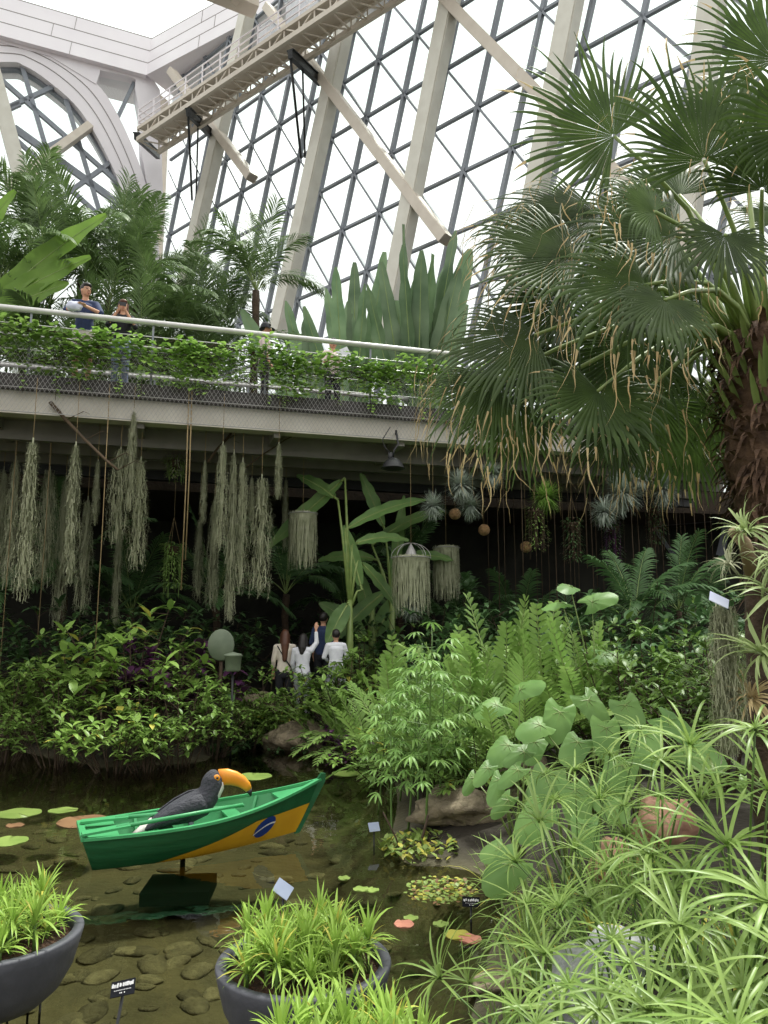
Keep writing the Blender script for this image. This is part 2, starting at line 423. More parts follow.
# planted terrace slab and rock backdrop, added to keep the space below dark
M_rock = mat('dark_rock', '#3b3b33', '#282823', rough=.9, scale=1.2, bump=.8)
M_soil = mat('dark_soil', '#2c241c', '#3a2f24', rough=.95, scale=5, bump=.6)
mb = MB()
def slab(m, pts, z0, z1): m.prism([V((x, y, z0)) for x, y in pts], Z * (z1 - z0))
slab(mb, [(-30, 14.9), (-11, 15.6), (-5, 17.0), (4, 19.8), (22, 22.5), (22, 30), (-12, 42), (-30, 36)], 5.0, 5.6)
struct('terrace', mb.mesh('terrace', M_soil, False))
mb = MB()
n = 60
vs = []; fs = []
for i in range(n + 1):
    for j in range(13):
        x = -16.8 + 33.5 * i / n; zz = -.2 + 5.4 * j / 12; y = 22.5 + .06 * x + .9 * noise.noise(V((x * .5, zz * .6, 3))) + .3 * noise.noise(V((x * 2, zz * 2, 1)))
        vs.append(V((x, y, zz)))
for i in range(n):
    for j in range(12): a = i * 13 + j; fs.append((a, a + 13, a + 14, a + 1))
mb.add(vs, fs); struct('added_wall_back', mb.mesh('added_wall_back', M_rock))  # rock wall added as a dark backdrop under the bridge
mb = MB(); mb.box((-17.2, 14, 2.6), (.4, 18, 5.6)); struct('added_wall_left', mb.mesh('added_wall_left', M_rock, False))  # unseen wall, added to stop light entering under the bridge from the left
mb = MB(); mb.box((17, 14, 2.6), (.4, 18, 5.6)); struct('added_wall_right', mb.mesh('added_wall_right', M_rock, False))  # same on the right: added out of view as a light blocker

# =============== maintenance gallery on the glass wall ===============
g0 = WR(138, 129, 4.0); ZG = g0.z
def Gp(u, v, z): return g0 + dG * u - nG * v + Z * z
gal = thing('maintenance_gallery', 'white steel lattice maintenance gallery running high along the glass wall', 'walkway')
LG = 19.0; GD = .62
mb = MB()
for v in (0, 1.3): 
    mb.bar(Gp(0, v, 0), Gp(LG, v, 0), .14, .18); mb.bar(Gp(0, v, -GD), Gp(LG, v, -GD), .16, .24)
for k in range(int(LG / .9)):
    for v in (0, 1.3):
        mb.bar(Gp(k * .9, v, 0), Gp(k * .9, v, -GD), .06, .06)
        mb.bar(Gp(k * .9, v, -GD * (k % 2)), Gp(k * .9 + .9, v, -GD * ((k + 1) % 2)), .06, .06)
    mb.bar(Gp(k * .9, 0, -GD), Gp(k * .9, 1.3, -GD), .06, .06); mb.bar(Gp(k * .9, 0, -GD), Gp(k * .9 + .9, 1.3, -GD), .05, .05)
part('lattice_girder', mb.mesh('girder', M_panel3, False), gal)
mb = MB(); mb.prism([Gp(0, 0, 0), Gp(LG, 0, 0), Gp(LG, 1.3, 0), Gp(0, 1.3, 0)], Z * .06)
part('floor_plate', mb.mesh('plate', M_panel3, False), gal)
for v in (0, 1.3):
    mb = MB()
    for z in (.4, .75, 1.1): mb.bar(Gp(0, v, z), Gp(LG, v, z), .05, .05)
    for k in range(int(LG / 1.3) + 1): mb.bar(Gp(k * 1.3, v, 0), Gp(k * 1.3, v, 1.1), .06, .06)
    part('guard_rail', mb.mesh('guard', M_panel, False), gal)
mb = MB()
for z in (.4, .75, 1.1): mb.bar(Gp(0, 0, z), Gp(0, 1.3, z), .05, .05)
part('end_rail', mb.mesh('guard', M_panel, False), gal)
M_box = mat('pale_equipment_box', '#cdd0d8', '#dadbe0', rough=.5)
for u_, (a, b, c), zz, lb in ((2.6, (.6, .5, .8), .06, 'small grey equipment box near the left end of the high gallery'), (9.1, (.8, .6, 1.3), .06, 'tall pale equipment cabinet in the middle of the high gallery'), (11.2, (1.3, .7, 1.5), .06, 'widest pale cabinet on the high gallery, beside the tall one'), (16.6, (.9, .6, 1.2), .06, 'pale equipment box near the right end of the high gallery')):
    q = MB(); Mx = Matrix.Rotation(math.atan2(dG.y, dG.x), 3, 'Z'); q.box(V((0, 0, c / 2)), (a, b, c), Mx); q.box(V((0, 0, c * .5)) + nG * (b / 2), (a * .8, .04, c * .8), Mx); q.box((0, 0, c + .03), (a * 1.1, b * 1.1, .06), Mx)
    solo('equipment_box', q.mesh('box', M_box, False), lb, 'equipment box', Gp(u_, .65, zz), group='equipment on the high gallery')
for (x0, y0), (x1, y1), rx, ry in (((136, 136), (158, 156), None, None), ((188, 112), (212, 136), 194, 200), ((290, 54), (320, 82), 303, 158)):
    a = onplane(x0, y0, g0 + nG * .1 - Z, nG); bb = onplane(x1, y1, CORN - nW * .6, nW)
    t = thing('bracket', {136: 'black steel bracket under the left end of the high gallery', 188: 'middle black steel bracket holding the high gallery with a thin rod below', 290: 'right black steel bracket holding the high gallery with a long rod below'}[x0], 'bracket', group='black brackets under the gallery')
    q = MB(); q.bar(a, bb, .22, .34); q.bar(a + Z * .2, bb + Z * .2, .34, .05); part('arm', q.mesh('arm', M_black, False), t)
    if rx:
        q = MB(); q.tube([a, onplane(rx - 2, ry, CORN - nW * .5, nW)], .06, 6); q.tube([lerp(a, bb, .4), onplane(rx + 2, ry, CORN - nW * .5, nW)], .045, 6); part('tie_rod', q.mesh('rod', M_black), t)

# =============== pond, banks, water ===============
import numpy as np
pw = [(470, 1120), (478, 1024), (485, 960), (500, 915), (492, 880), (455, 868), (402, 866), (388, 838), (398, 800), (388, 765), (330, 752), (280, 742), (235, 738), (205, 762), (100, 768), (0, 748), (-300, 745)]
poly = [tuple(G(x, y)[:2]) for x, y in pw] + [(-14, 12), (-14, -2), (.3, -2)]
def sdist(x, y):
    best = 1e9; ins = False; n = len(poly)
    for i in range(n):
        ax, ay = poly[i]; bx, by = poly[(i + 1) % n]; dx, dy = bx - ax, by - ay
        t = max(0, min(1, ((x - ax) * dx + (y - ay) * dy) / (dx * dx + dy * dy)))
        best = min(best, math.hypot(x - ax - dx * t, y - ay - dy * t))
        if (ay > y) != (by > y) and x < dx * (y - ay) / (dy) + ax: ins = not ins
    return -best if ins else best
def gz(x, y):
    d = sdist(x, y); nn = noise.noise(V((x * .8, y * .8, 0)))
    if d < 0: k = min(1, -d / .7); return -.42 * k * k * (3 - 2 * k) + .03 * nn * k - .01
    k = min(1, d / 1.6); k = k * k * (3 - 2 * k)
    if y > 9: base = .48
    else: base = .40 + max(0, x - 1) * .06
    return .03 + base * k + .05 * nn * k
mb = MB(); nx, ny = 120, 100; vs = []; fs = []
for i in range(nx + 1):
    for j in range(ny + 1):
        x = -16 + 33 * i / nx; y = -2 + 26 * j / ny; vs.append(V((x, y, gz(x, y))))
for i in range(nx):
    for j in range(ny): a = i * (ny + 1) + j; fs.append((a, a + ny + 1, a + ny + 2, a + 1))
mb.add(vs, fs)
def floor_mat():
    m = mat('pond_and_bank_ground', '#5f5b43', '#736d4f', rough=.9, scale=3, bump=.5, bscale=14)
    n = m.node_tree; L = n.links; b = n.nodes['Principled BSDF']
    g = n.nodes.new('ShaderNodeNewGeometry'); s = n.nodes.new('ShaderNodeSeparateXYZ'); L.new(g.outputs['Position'], s.inputs[0])
    mr = n.nodes.new('ShaderNodeMapRange'); mr.inputs[1].default_value = -.08; mr.inputs[2].default_value = .08; L.new(s.outputs['Z'], mr.inputs[0])
    mx = n.nodes.new('ShaderNodeMix'); mx.data_type = 'RGBA'; L.new(mr.outputs[0], mx.inputs[0])
    L.new(b.inputs['Base Color'].links[0].from_socket, mx.inputs[6]); mx.inputs[7].default_value = lin('#2e281f'); L.new(mx.outputs[2], b.inputs['Base Color'])
    return m
struct('floor', mb.mesh('floor', floor_mat()))
M_water = glassmat('pond_water', '#c6c7b6', 0, rough=.015, bump=.12, bscale=5, fres=1.33)
mb = MB(); mb.add([V((-15.5, -2, 0)), V((3.2, -2, 0)), V((3.2, 15.2, 0)), V((-15.5, 15.2, 0))], [(0, 1, 2, 3)])
wt = part('pond_water', mb.mesh('water', M_water, False)); tag(wt, 'clear olive pond water reflecting the boat and planters', 'water', kind='stuff')
# =============== LEAF MATERIALS ===============
L_ribbon = leafmat('ribbon_leaf', '#9cb858', '#86a848', .3, .4)
L_sedge = leafmat('sedge_leaf', '#9ab462', '#6c8c42', .32, .38, spec=.35)
L_stem = mat('green_stem', '#5d7a3a', '#4c6a30', rough=.5)
L_shrub = leafmat('shrub_leaf', '#79964a', '#5d7c38', .25, .38)
L_shrubl = leafmat('bright_shrub_leaf', '#8caa54', '#739447', .3, .38)
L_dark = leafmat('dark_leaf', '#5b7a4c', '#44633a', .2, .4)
L_vine = leafmat('vine_leaf', '#9aba62', '#789c48', .35, .4)
L_palm = leafmat('palm_leaflet', '#6f8852', '#50663b', .25, .38, spec=.45)
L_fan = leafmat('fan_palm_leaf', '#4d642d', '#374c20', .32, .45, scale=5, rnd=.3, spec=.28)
L_dry = leafmat('dry_leaf_tip', '#c9b68a', '#b39a6c', .25, .6)
L_petiole = mat('pale_green_petiole', '#8b9d5c', '#748a4a', rough=.4)
L_banana = leafmat('banana_leaf', '#7a9a5c', '#5d7f48', .35, .35, scale=2)
L_bop = leafmat('bird_of_paradise_leaf', '#87a078', '#587550', .3, .4, scale=1.2, rnd=.3, spec=.4)
L_bananal = leafmat('backlit_banana_leaf', '#86a94c', '#729640', .45, .35, scale=2)
L_taro = leafmat('taro_leaf', '#7fa45a', '#628848', .3, .42, scale=3)
L_fern = leafmat('fern_leaf', '#93b062', '#76974c', .3, .4)
L_purple = leafmat('purple_leaf', '#5b2f55', '#3f2743', .2, .45)
L_yellow = leafmat('yellowing_leaf', '#c8c260', '#b4b050', .3, .45)
L_moss = leafmat('spanish_moss', '#b6b89c', '#9a9e82', .25, .8, scale=8, rnd=.08, spec=.1)
L_ball = leafmat('air_plant_grey', '#b2bbae', '#98a498', .2, .7, scale=8, spec=.2)
M_bark = mat('brown_bark', '#4d3d2e', '#372b20', rough=.9, scale=8, bump=.8)
M_fibre = mat('brown_palm_fibre', '#6d5440', '#47352a', rough=.95, scale=9, bump=.6, rnd=.1)
M_rope = mat('tan_rope', '#9a8663', '#86734f', rough=.9)
M_root = mat('brown_hanging_root', '#5a4a38', '#463a2c', rough=.9)
M_bowl = mat('dark_grey_planter', '#4c4d55', '#43444b', rough=.6, scale=12, bump=.1)
M_mulch = mat('reddish_mulch', '#5a3d2a', '#3a281d', rough=.95, scale=30, bump=.9)
M_stone = mat('tan_stone', '#8c806a', '#5f5546', rough=.9, scale=6, bump=1.0, rnd=.15)
M_wet = mat('submerged_stone', '#8a8466', '#5f5a45', rough=.9, scale=7, bump=.7, rnd=.4)
M_granite = mat('grey_granite', '#dcdcde', '#a2a4a8', rough=.8, scale=14, bump=.4)
U = random.Random

def frame_from(d):
    d = V(d).normalized(); s = d.cross(Z)
    if s.length < 1e-3: s = V((1, 0, 0))
    s.normalize(); return d, s, s.cross(d)

def frond(mb, p, d, L, npair, ll, lw, droop=1.0, ldroop=.6, lift=.35, ang=55, prof='lance', start=.18, n=3, rn=R, mi_r=1, mi=0, rr=.012, fold=.25):
    """arching pinnate frond: rachis tube + paired leaflets"""
    p = V(p); d = V(d).normalized(); pts = [p.copy()]; ds = [d.copy()]; N = 14
    for i in range(N):
        p = p + d * (L / N); hz = math.hypot(d.x, d.y)
        d = (d - Z * (droop / N) * (hz + .25)).normalized(); pts.append(p.copy()); ds.append(d.copy())
    mb.tube(pts, [rr * (1 - .8 * i / N) for i in range(N + 1)], 4, mi_r, cap=False)
    for k in range(npair):
        t = start + (1 - start) * (k + .5) / npair; x = t * N; i = min(N - 1, int(x)); q = lerp(pts[i], pts[i + 1], x - i); dd, s, u = frame_from(ds[i])
        sz = math.sin(math.pi * (.12 + .80 * (k + .5) / npair)) ** .6
        for sg in (-1, 1):
            a = math.radians(ang * (1 - .35 * t) + rn.uniform(-6, 6))
            v = dd * math.cos(a) + s * sg * math.sin(a) + u * (lift + rn.uniform(-.12, .12))
            mb.ribbon(q, v, ll * sz * rn.uniform(.88, 1.08), lw, n, ldroop, side=dd.cross(v).cross(v) if False else (dd * sg + u * .2), prof=prof, mi=mi, fold=fold)
    return pts[-1]

# ---------- ribbon-leaved tuft in planters ----------
def t_tuft(seed):
    r = U(seed); mb = MB(); st = MB(); h = r.uniform(.05, .14)
    st.tube([(0, 0, 0), (0, 0, h)], [.008, .006], 5)
    for i in range(34):
        a = i * 2.4; el = math.radians(r.uniform(5, 80)); L = r.uniform(.10, .17)
        z = h * r.uniform(.6, 1)
        mb.ribbon((0, 0, z), (math.cos(a) * math.cos(el), math.sin(a) * math.cos(el), math.sin(el)), L, r.uniform(.009, .013), 4, 1.1, mi=1 if r.random() < .03 else 0, fold=.35)
    return mb.mesh('foliage', [L_ribbon, L_yellow]), st.mesh('stem', L_stem)
TUFT = [t_tuft(i) for i in range(4)]
# ---------- umbrella sedge ----------
def t_whorl(seed, n=20, L=.26, w=.011, up=.35):
    r = U(seed); mb = MB()
    for i in range(n):
        a = i * 2 * math.pi / n * 2.03 + r.uniform(-.15, .15); el = r.uniform(-.05, up + .35)
        mb.ribbon((0, 0, r.uniform(-.01, .01)), (math.cos(a) * math.cos(el), math.sin(a) * math.cos(el), math.sin(el)), L * r.uniform(.75, 1.12), w * r.uniform(.8, 1.15), 6, r.uniform(.6, 1.3), prof='strap', fold=.3)
    for i in range(10):
        a = r.uniform(0, 6.28); el = r.uniform(.5, 1.3)
        mb.ribbon((0, 0, 0), (math.cos(a) * math.cos(el), math.sin(a) * math.cos(el), math.sin(el)), L * .22, .004, 2, .3)
    return mb.mesh('leaf_whorl', L_sedge)
WHORL = [t_whorl(i, n, L, w, u) for i, (n, L, w, u) in enumerate(((22, .32, .0125, .3), (24, .27, .011, .15), (20, .31, .012, .6), (22, .24, .010, .4)))]
def sedge(label, base, heads, group='umbrella sedges along the right bank'):
    """heads: list of (world point, scale)"""
    b = V(base); t = thing('umbrella_sedge', label, 'plant', b, 0, group)
    r = U(hash(label) & 0xffff if False else int(abs(b.x * 1000) + abs(b.y * 777)))
    for h, s in heads:
        mb = MB(); e = V(h) - b; o = V((r.uniform(-.06, .06), r.uniform(-.06, .06), 0))
        mid = lerp(o, e, .5) + V((r.uniform(-.03, .03), r.uniform(-.03, .03), 0)) - V((e.x - o.x, e.y - o.y, 0)) * .15
        mb.tube([o, lerp(o, mid, .5) * 1, mid, lerp(mid, e, .5), e], [.006 * s, .0055 * s, .005 * s, .0045 * s, .004 * s], 5)
        sk = part('stalk', mb.mesh('stalk', L_stem), t)
        d = (e - mid).normalized(); q = d.to_track_quat('Z', 'Y').to_matrix().to_4x4()
        q = Matrix.Translation(e) @ q.lerp(Matrix.Identity(4), .45) @ Matrix.Rotation(r.uniform(0, 6.28), 4, 'Z') @ Matrix.Scale(s, 4)
        part('leaf_whorl', WHORL[r.randrange(4)], sk, M=q)
    return t
# ---------- heart leaf (taro) ----------
def taro_leaf(mb, hub, ax, nrm, L, W, mi=0, cup=.12, wave=.03):
    ax = V(ax).normalized(); nrm = V(nrm); nrm = (nrm - ax * nrm.dot(ax)).normalized(); s = ax.cross(nrm)
    N = 28; rings = 5; pts = []
    for k in range(N):
        a = 2 * math.pi * k / N   # 0 = tip
        c = math.cos(a); x = abs(math.sin(a))
        rr = .50 + .50 * max(0, c) ** 3.2
        if c < 0: rr = .50 + .14 * abs(c)
        if c < -.9: rr = .22
        y = rr * c; xx = rr * math.sin(a) * (W / L) * 1.15
        pts.append((xx, y))
    vs = [V(hub)]
    for j in range(1, rings + 1):
        t = j / rings
        for k, (x, y) in enumerate(pts):
            z = -cup * abs(x) * t * t * 1.6 - .22 * (y * t) ** 2 * (1 if y > 0 else .6) + wave * math.sin(k * 2.2) * t * t
            vs.append(V(hub) + (s * x * t + ax * y * t + nrm * z) * L)
    fs = [(0, 1 + k, 1 + (k + 1) % N) for k in range(N)]
    for j in range(rings - 1):
        for k in range(N): a = 1 + j * N; fs.append((a + k, a + N + k, a + N + (k + 1) % N, a + (k + 1) % N))
    mb.add(vs, fs, mi)
    for a in (0, .9, -.9, 1.9, -1.9):
        d = (ax * math.cos(a) + s * math.sin(a))
        mb.tube([V(hub) + nrm * .003, V(hub) + d * L * .28 + nrm * (.002 - .01 * L)], [.004, .0015], 3, 1, cap=False)
def taro(label, base, leaves, group, name='taro', cat='plant', wf=.78):
    b = V(base); t = thing(name, label, cat, b, 0, group); r = U(int(abs(b.x * 991) + b.y * 37))
    for hub, ax, nrm, L in leaves:
        h = V(hub) - b; q = MB(); taro_leaf(q, h, ax, nrm, L, L * wf)
        lf = part('leaf', q.mesh('leaf', [L_taro, L_petiole]), t)
        m2 = MB(); o = V((r.uniform(-.05, .05), r.uniform(-.05, .05), 0)); mid = lerp(o, h, .55) + V((0, 0, h.z * .12)) * 1; m2.tube([o, mid, h], [.010, .008, .005], 5)
        part('petiole', m2.mesh('petiole', L_petiole), lf)
    return t
# ---------- shrub ----------
def t_shrub(seed, nst=16, H=1.3, Rr=.8, ll=.13, lw=.05, mats=None, per=7, dens=3, droop=.7):
    r = U(seed); mb = MB(); st = MB()
    for i in range(nst):
        a = r.uniform(0, 6.28); rad = Rr * math.sqrt(r.random()); h = H * r.uniform(.45, 1) * (1 - .35 * (rad / Rr) ** 2)
        b = V((math.cos(a) * rad * .25, math.sin(a) * rad * .25, 0)); e = V((math.cos(a) * rad, math.sin(a) * rad, h)); m = lerp(b, e, .5) + V((0, 0, h * .12))
        st.tube([b, m, e], [.010, .007, .004], 4, cap=False)
        tips = [e]
        for k in range(dens):
            q = lerp(b, e, r.uniform(.45, .95)); a2 = r.uniform(0, 6.28); e2 = q + V((math.cos(a2), math.sin(a2), r.uniform(.1, .9))) * r.uniform(.12, .3) * Rr / .8
            st.tube([q, e2], [.005, .003], 3, cap=False); tips.append(e2)
        for e2 in tips:
            for k in range(per):
                a2 = k * 2.4 + r.random(); el = r.uniform(-.2, .9); s = r.uniform(.7, 1.15)
                mb.ribbon(e2 - Z * r.uniform(0, .08), (math.cos(a2) * math.cos(el), math.sin(a2) * math.cos(el), math.sin(el)), ll * s, lw * s, 4, droop, prof='oval', fold=.25, mi=1 if r.random() < .05 else 0)
    return mb.mesh('foliage', mats or [L_shrub, L_shrubl]), st.mesh('branches', M_bark)
SHRUB = [t_shrub(i) for i in range(3)]
SHRUBL = [t_shrub(10 + i, 18, 1.2, .8, .17, .065, [L_shrubl, L_yellow], 7, 2) for i in range(3)]
SHRUBD = [t_shrub(20 + i, 18, 1.6, 1.1, .2, .07, [L_dark, L_shrub], 7, 3) for i in range(2)]
SHRUBP = [t_shrub(30 + i, 12, .7, .45, .1, .05, [L_purple, L_dark], 7, 2) for i in range(2)]
SHRUBW = [t_shrub(40 + i, 14, .4, .4, .12, .05, [L_dark, L_shrub], 7, 2) for i in range(1)]
# ---------- ferns / pinnate plants ----------
def t_fern(seed, n=9, L=.9, ll=.16, lw=.035, npair=16, mats=None, el=(35, 75), prof='lance', droop=1.2, ang=60, lift=.2, fold=.25):
    r = U(seed); out = []
    for i in range(n):
        mb = MB(); a = i * 2.4 + r.uniform(-.3, .3); e = math.radians(r.uniform(*el))
        frond(mb, (0, 0, 0), (math.cos(a) * math.cos(e), math.sin(a) * math.cos(e), math.sin(e)), L * r.uniform(.75, 1.1), npair, ll, lw, droop, 1.2 if droop > 1.4 else .6, lift, ang, prof, .2, 3, r, fold=fold)
        out.append(mb.mesh('frond', mats or [L_fern, L_petiole]))
    return out
FERN = [t_fern(i) for i in range(2)]
ZAM = [t_fern(5 + i, 9, 1.0, .125, .036, 18, [L_fern, L_petiole], (50, 85), 'oval', .7, 65, .15) for i in range(2)]
CYC = [t_fern(8 + i, 9, 1.1, .22, .022, 26, [L_fern, L_petiole], (40, 82), 'lance', .9, 55, .35) for i in range(2)]
DPALM = [t_fern(12 + i, 9, 1.9, .42, .04, 30, [L_dark, L_petiole], (35, 80), 'lance', 1.5, 55, .05) for i in range(2)]
ARECA = [t_fern(16 + i, 13, 2.4, .58, .032, 40, [L_palm, L_petiole], (40, 86), 'lance', 1.5, 50, .15) for i in range(3)]
def fronded(name, label, cat, meshes, loc, rz=0, group=None, sc=1, trunk=None, tr_r=.07, pn='frond'):
    t = thing(name, label, cat, loc, rz, group, sc); z = 0
    if trunk:
        mb = MB(); N = 14; mb.tube([(0.03 * math.sin(i), 0, trunk * i / N) for i in range(N + 1)], [tr_r * (1.1 if i % 2 else .95) for i in range(N + 1)], 9)
        part('trunk', mb.mesh('trunk', M_bark), t); z = trunk
    for me in meshes: part(pn, me, t, M=Matrix.Translation((0, 0, z)))
    return t
def plant2(name, label, cat, pr, loc, rz=0, group=None, sc=1, pn=('foliage', 'stem')):
    t = thing(name, label, cat, loc, rz, group, sc)
    for n_, me in zip(pn, pr): part(n_, me, t)
    return t
# ---------- palmate slender plant (cassava-like) ----------
def t_palmate(seed, H=1.3):
    r = U(seed); st = MB(); mb = MB(); lean = V((r.uniform(-.12, .12), r.uniform(-.12, .12), 1)).normalized(); p = V((0, 0, 0)); pts = [p.copy()]
    for i in range(10): p = p + lean * H / 10; lean = (lean + V((r.uniform(-.04, .04), r.uniform(-.04, .04), 0))).normalized(); pts.append(p.copy())
    st.tube(pts, [.011 - .0007 * i for i in range(11)], 6)
    for k in range(26):
        t = .25 + .75 * k / 25; q = lerp(V((0, 0, 0)), pts[-1], t); i = min(9, int(t * 10)); q = lerp(pts[i], pts[i + 1], t * 10 - i) if i < 10 else pts[-1]
        a = k * 2.4; el = r.uniform(0, .7); L = r.uniform(.12, .24); e = q + V((math.cos(a) * math.cos(el), math.sin(a) * math.cos(el), math.sin(el))) * L
        st.tube([q, e], [.003, .002], 3, cap=False)
        for j in range(6):
            b = a + (j - 2.5) * .55; mb.ribbon(e, (math.cos(b), math.sin(b), r.uniform(-.5, .1)), r.uniform(.10, .15), .024, 4, .9, fold=.25)
    return mb.mesh('foliage', leafmat('palmate_leaf', '#86a95c', '#719650', .3, .4)), st.mesh('stem', L_stem)
PALMATE = [t_palmate(i, 1.2 + .15 * i) for i in range(3)]
# ---------- banana / bird-of-paradise leaf ----------
def big_leaf(mb, p, d, L, W, droop=.5, roll=0, pet=.8, n=16, fold=.22, rn=R, tear=0.0, wav=.03, nr=None, blunt=.62):
    p = V(p); d, s, u = frame_from(d)
    if nr is not None:
        u = V(nr); u = (u - d * u.dot(d)).normalized(); s = d.cross(u)
    if roll: q = Matrix.Rotation(roll, 3, d); s = q @ s; u = q @ u
    pts = [p.copy()]
    for i in range(4):
        p = p + d * pet / 4; pts.append(p.copy())
    mid = []; vs = []; ph = rn.uniform(0, 6)
    for i in range(n + 1):
        t = i / n; wd = W / 2 * (max(.03, math.sin(math.pi * (.04 + .955 * t) ** .9)) ** blunt)
        wv = wav * math.sin(t * 26 + ph) * min(1, t * 4)
        c = s * 1.0; vs += [p - c * wd + u * (fold * wd + wv), p - c * wd * .5 + u * (fold * wd * .6), p.copy(), p + c * wd * .5 + u * (fold * wd * .6), p + c * wd + u * (fold * wd - wv)]
        mid.append(p - u * .004); p = p + d * (L / n); hz = math.hypot(d.x, d.y)
        d2 = (d - Z * (droop / n) * (hz + .1)).normalized(); ax = d.cross(d2)
        if ax.length > 1e-6: q = Matrix.Rotation(d.angle(d2), 3, ax.normalized()); s = q @ s; u = q @ u
        d = d2
    fs = []
    for i in range(n):
        for k in range(4): 
            if tear and rn.random() < tear and k in (0, 3): continue
            fs.append((i * 5 + k, i * 5 + k + 1, i * 5 + k + 6, i * 5 + k + 5))
    mb.add(vs, fs, 0)
    a = pts + mid; mb.tube(a, [.030 - .026 * i / len(a) for i in range(len(a))], 5, 1, cap=False)
# ---------- spanish moss ----------
def t_moss(seed, L=1.6, Wd=.10, n=560):
    r = U(seed); mb = MB()
    mb.tube([(0, 0, .05), (0, 0, -L * .7)], .006, 4)
    for i in range(n):
        z = -L * .8 * r.random() ** 1.2; a = r.uniform(0, 6.28); prof = Wd * (.22 + .75 * math.sin(math.pi * min(1, .05 + .85 * -z / L)) ** .8); rr = prof * r.uniform(.1, 1)
        p = V((math.cos(a) * rr, math.sin(a) * rr, z)); ln = L * r.uniform(.05, .14)
        k = 6; pts = [p]
        for j in range(k): p = p + V((r.uniform(-.007, .007), r.uniform(-.007, .007), -ln / k)); pts.append(p.copy())
        w_ = r.uniform(.0015, .0032); sd = V((math.cos(a + 1.57), math.sin(a + 1.57), 0)) * w_
        vs = []
        for q in pts: vs += [q - sd, q + sd]
        mb.add(vs, [(2 * j, 2 * j + 1, 2 * j + 3, 2 * j + 2) for j in range(k)])
        for q in pts[::2]:
            dd = V((r.uniform(-1, 1), r.uniform(-1, 1), r.uniform(-.6, .4))).normalized()
            mb.ribbon(q, dd, r.uniform(.025, .05), .0045, 2, .8)
            mb.ribbon(q, -dd, r.uniform(.02, .04), .0045, 1, .8)
    return mb.mesh('moss', L_moss)
MOSS = [t_moss(i, 1.6, w) for i, w in enumerate((.10, .075, .12, .06))]
def t_airball(seed, rad=.2, n=330):
    r = U(seed); mb = MB()
    for i in range(n):
        z = r.uniform(-1, 1); a = r.uniform(0, 6.28); q = math.sqrt(1 - z * z); d = V((q * math.cos(a), q * math.sin(a), z))
        mb.ribbon(d * rad * .15, d, rad * r.uniform(.7, 1.1), .016, 4, .5, wob=.25, rn=r, prof='grass')
    return mb.mesh('air_plant', L_ball)
AIRB = [t_airball(i) for i in range(2)]
# ---------- leafy vine curtain on bridge ----------
def t_vine(seed, W=2.3, n=720):
    r = U(seed); mb = MB(); st = MB()
    for s in range(9):
        x = -W / 2 - .2; z = r.uniform(-.35, .1); pts = []
        while x < W / 2 + .2: pts.append((x, r.uniform(-.06, .06), z)); x += .18; z += r.uniform(-.09, .09); z = max(-.5, min(.16, z))
        st.tube(pts, .006, 4, cap=False)
    for i in range(n):
        x = r.uniform(-W / 2, W / 2); z = r.triangular(-.62, .30, 0.05) + .10 * math.sin(x * 3 + seed); q = V((x, r.uniform(-.16, .10), z)); a = r.uniform(math.pi * 1.0, math.pi * 2.0)
        el = r.uniform(-.5, .7); s = r.uniform(.08, .15)
        mb.ribbon(q, (math.cos(a) * math.cos(el), math.sin(a) * math.cos(el), math.sin(el)), s, s * .72, 3, .8, prof='oval', fold=.2)
    for k in range(6):
        x = r.uniform(-W / 2, W / 2); p = V((x, -.1, -.5)); L = r.uniform(.1, .45); st.tube([p, p - Z * L], .005, 3, cap=False)
        for j in range(int(L / .05)): mb.ribbon(p - Z * j * .05, (r.uniform(-1, 1), -.5, -.2), .1, .07, 3, .8, prof='oval', fold=.2)
    return mb.mesh('foliage', [L_vine]), st.mesh('stem', M_bark)
VINE = [t_vine(i) for i in range(4)]
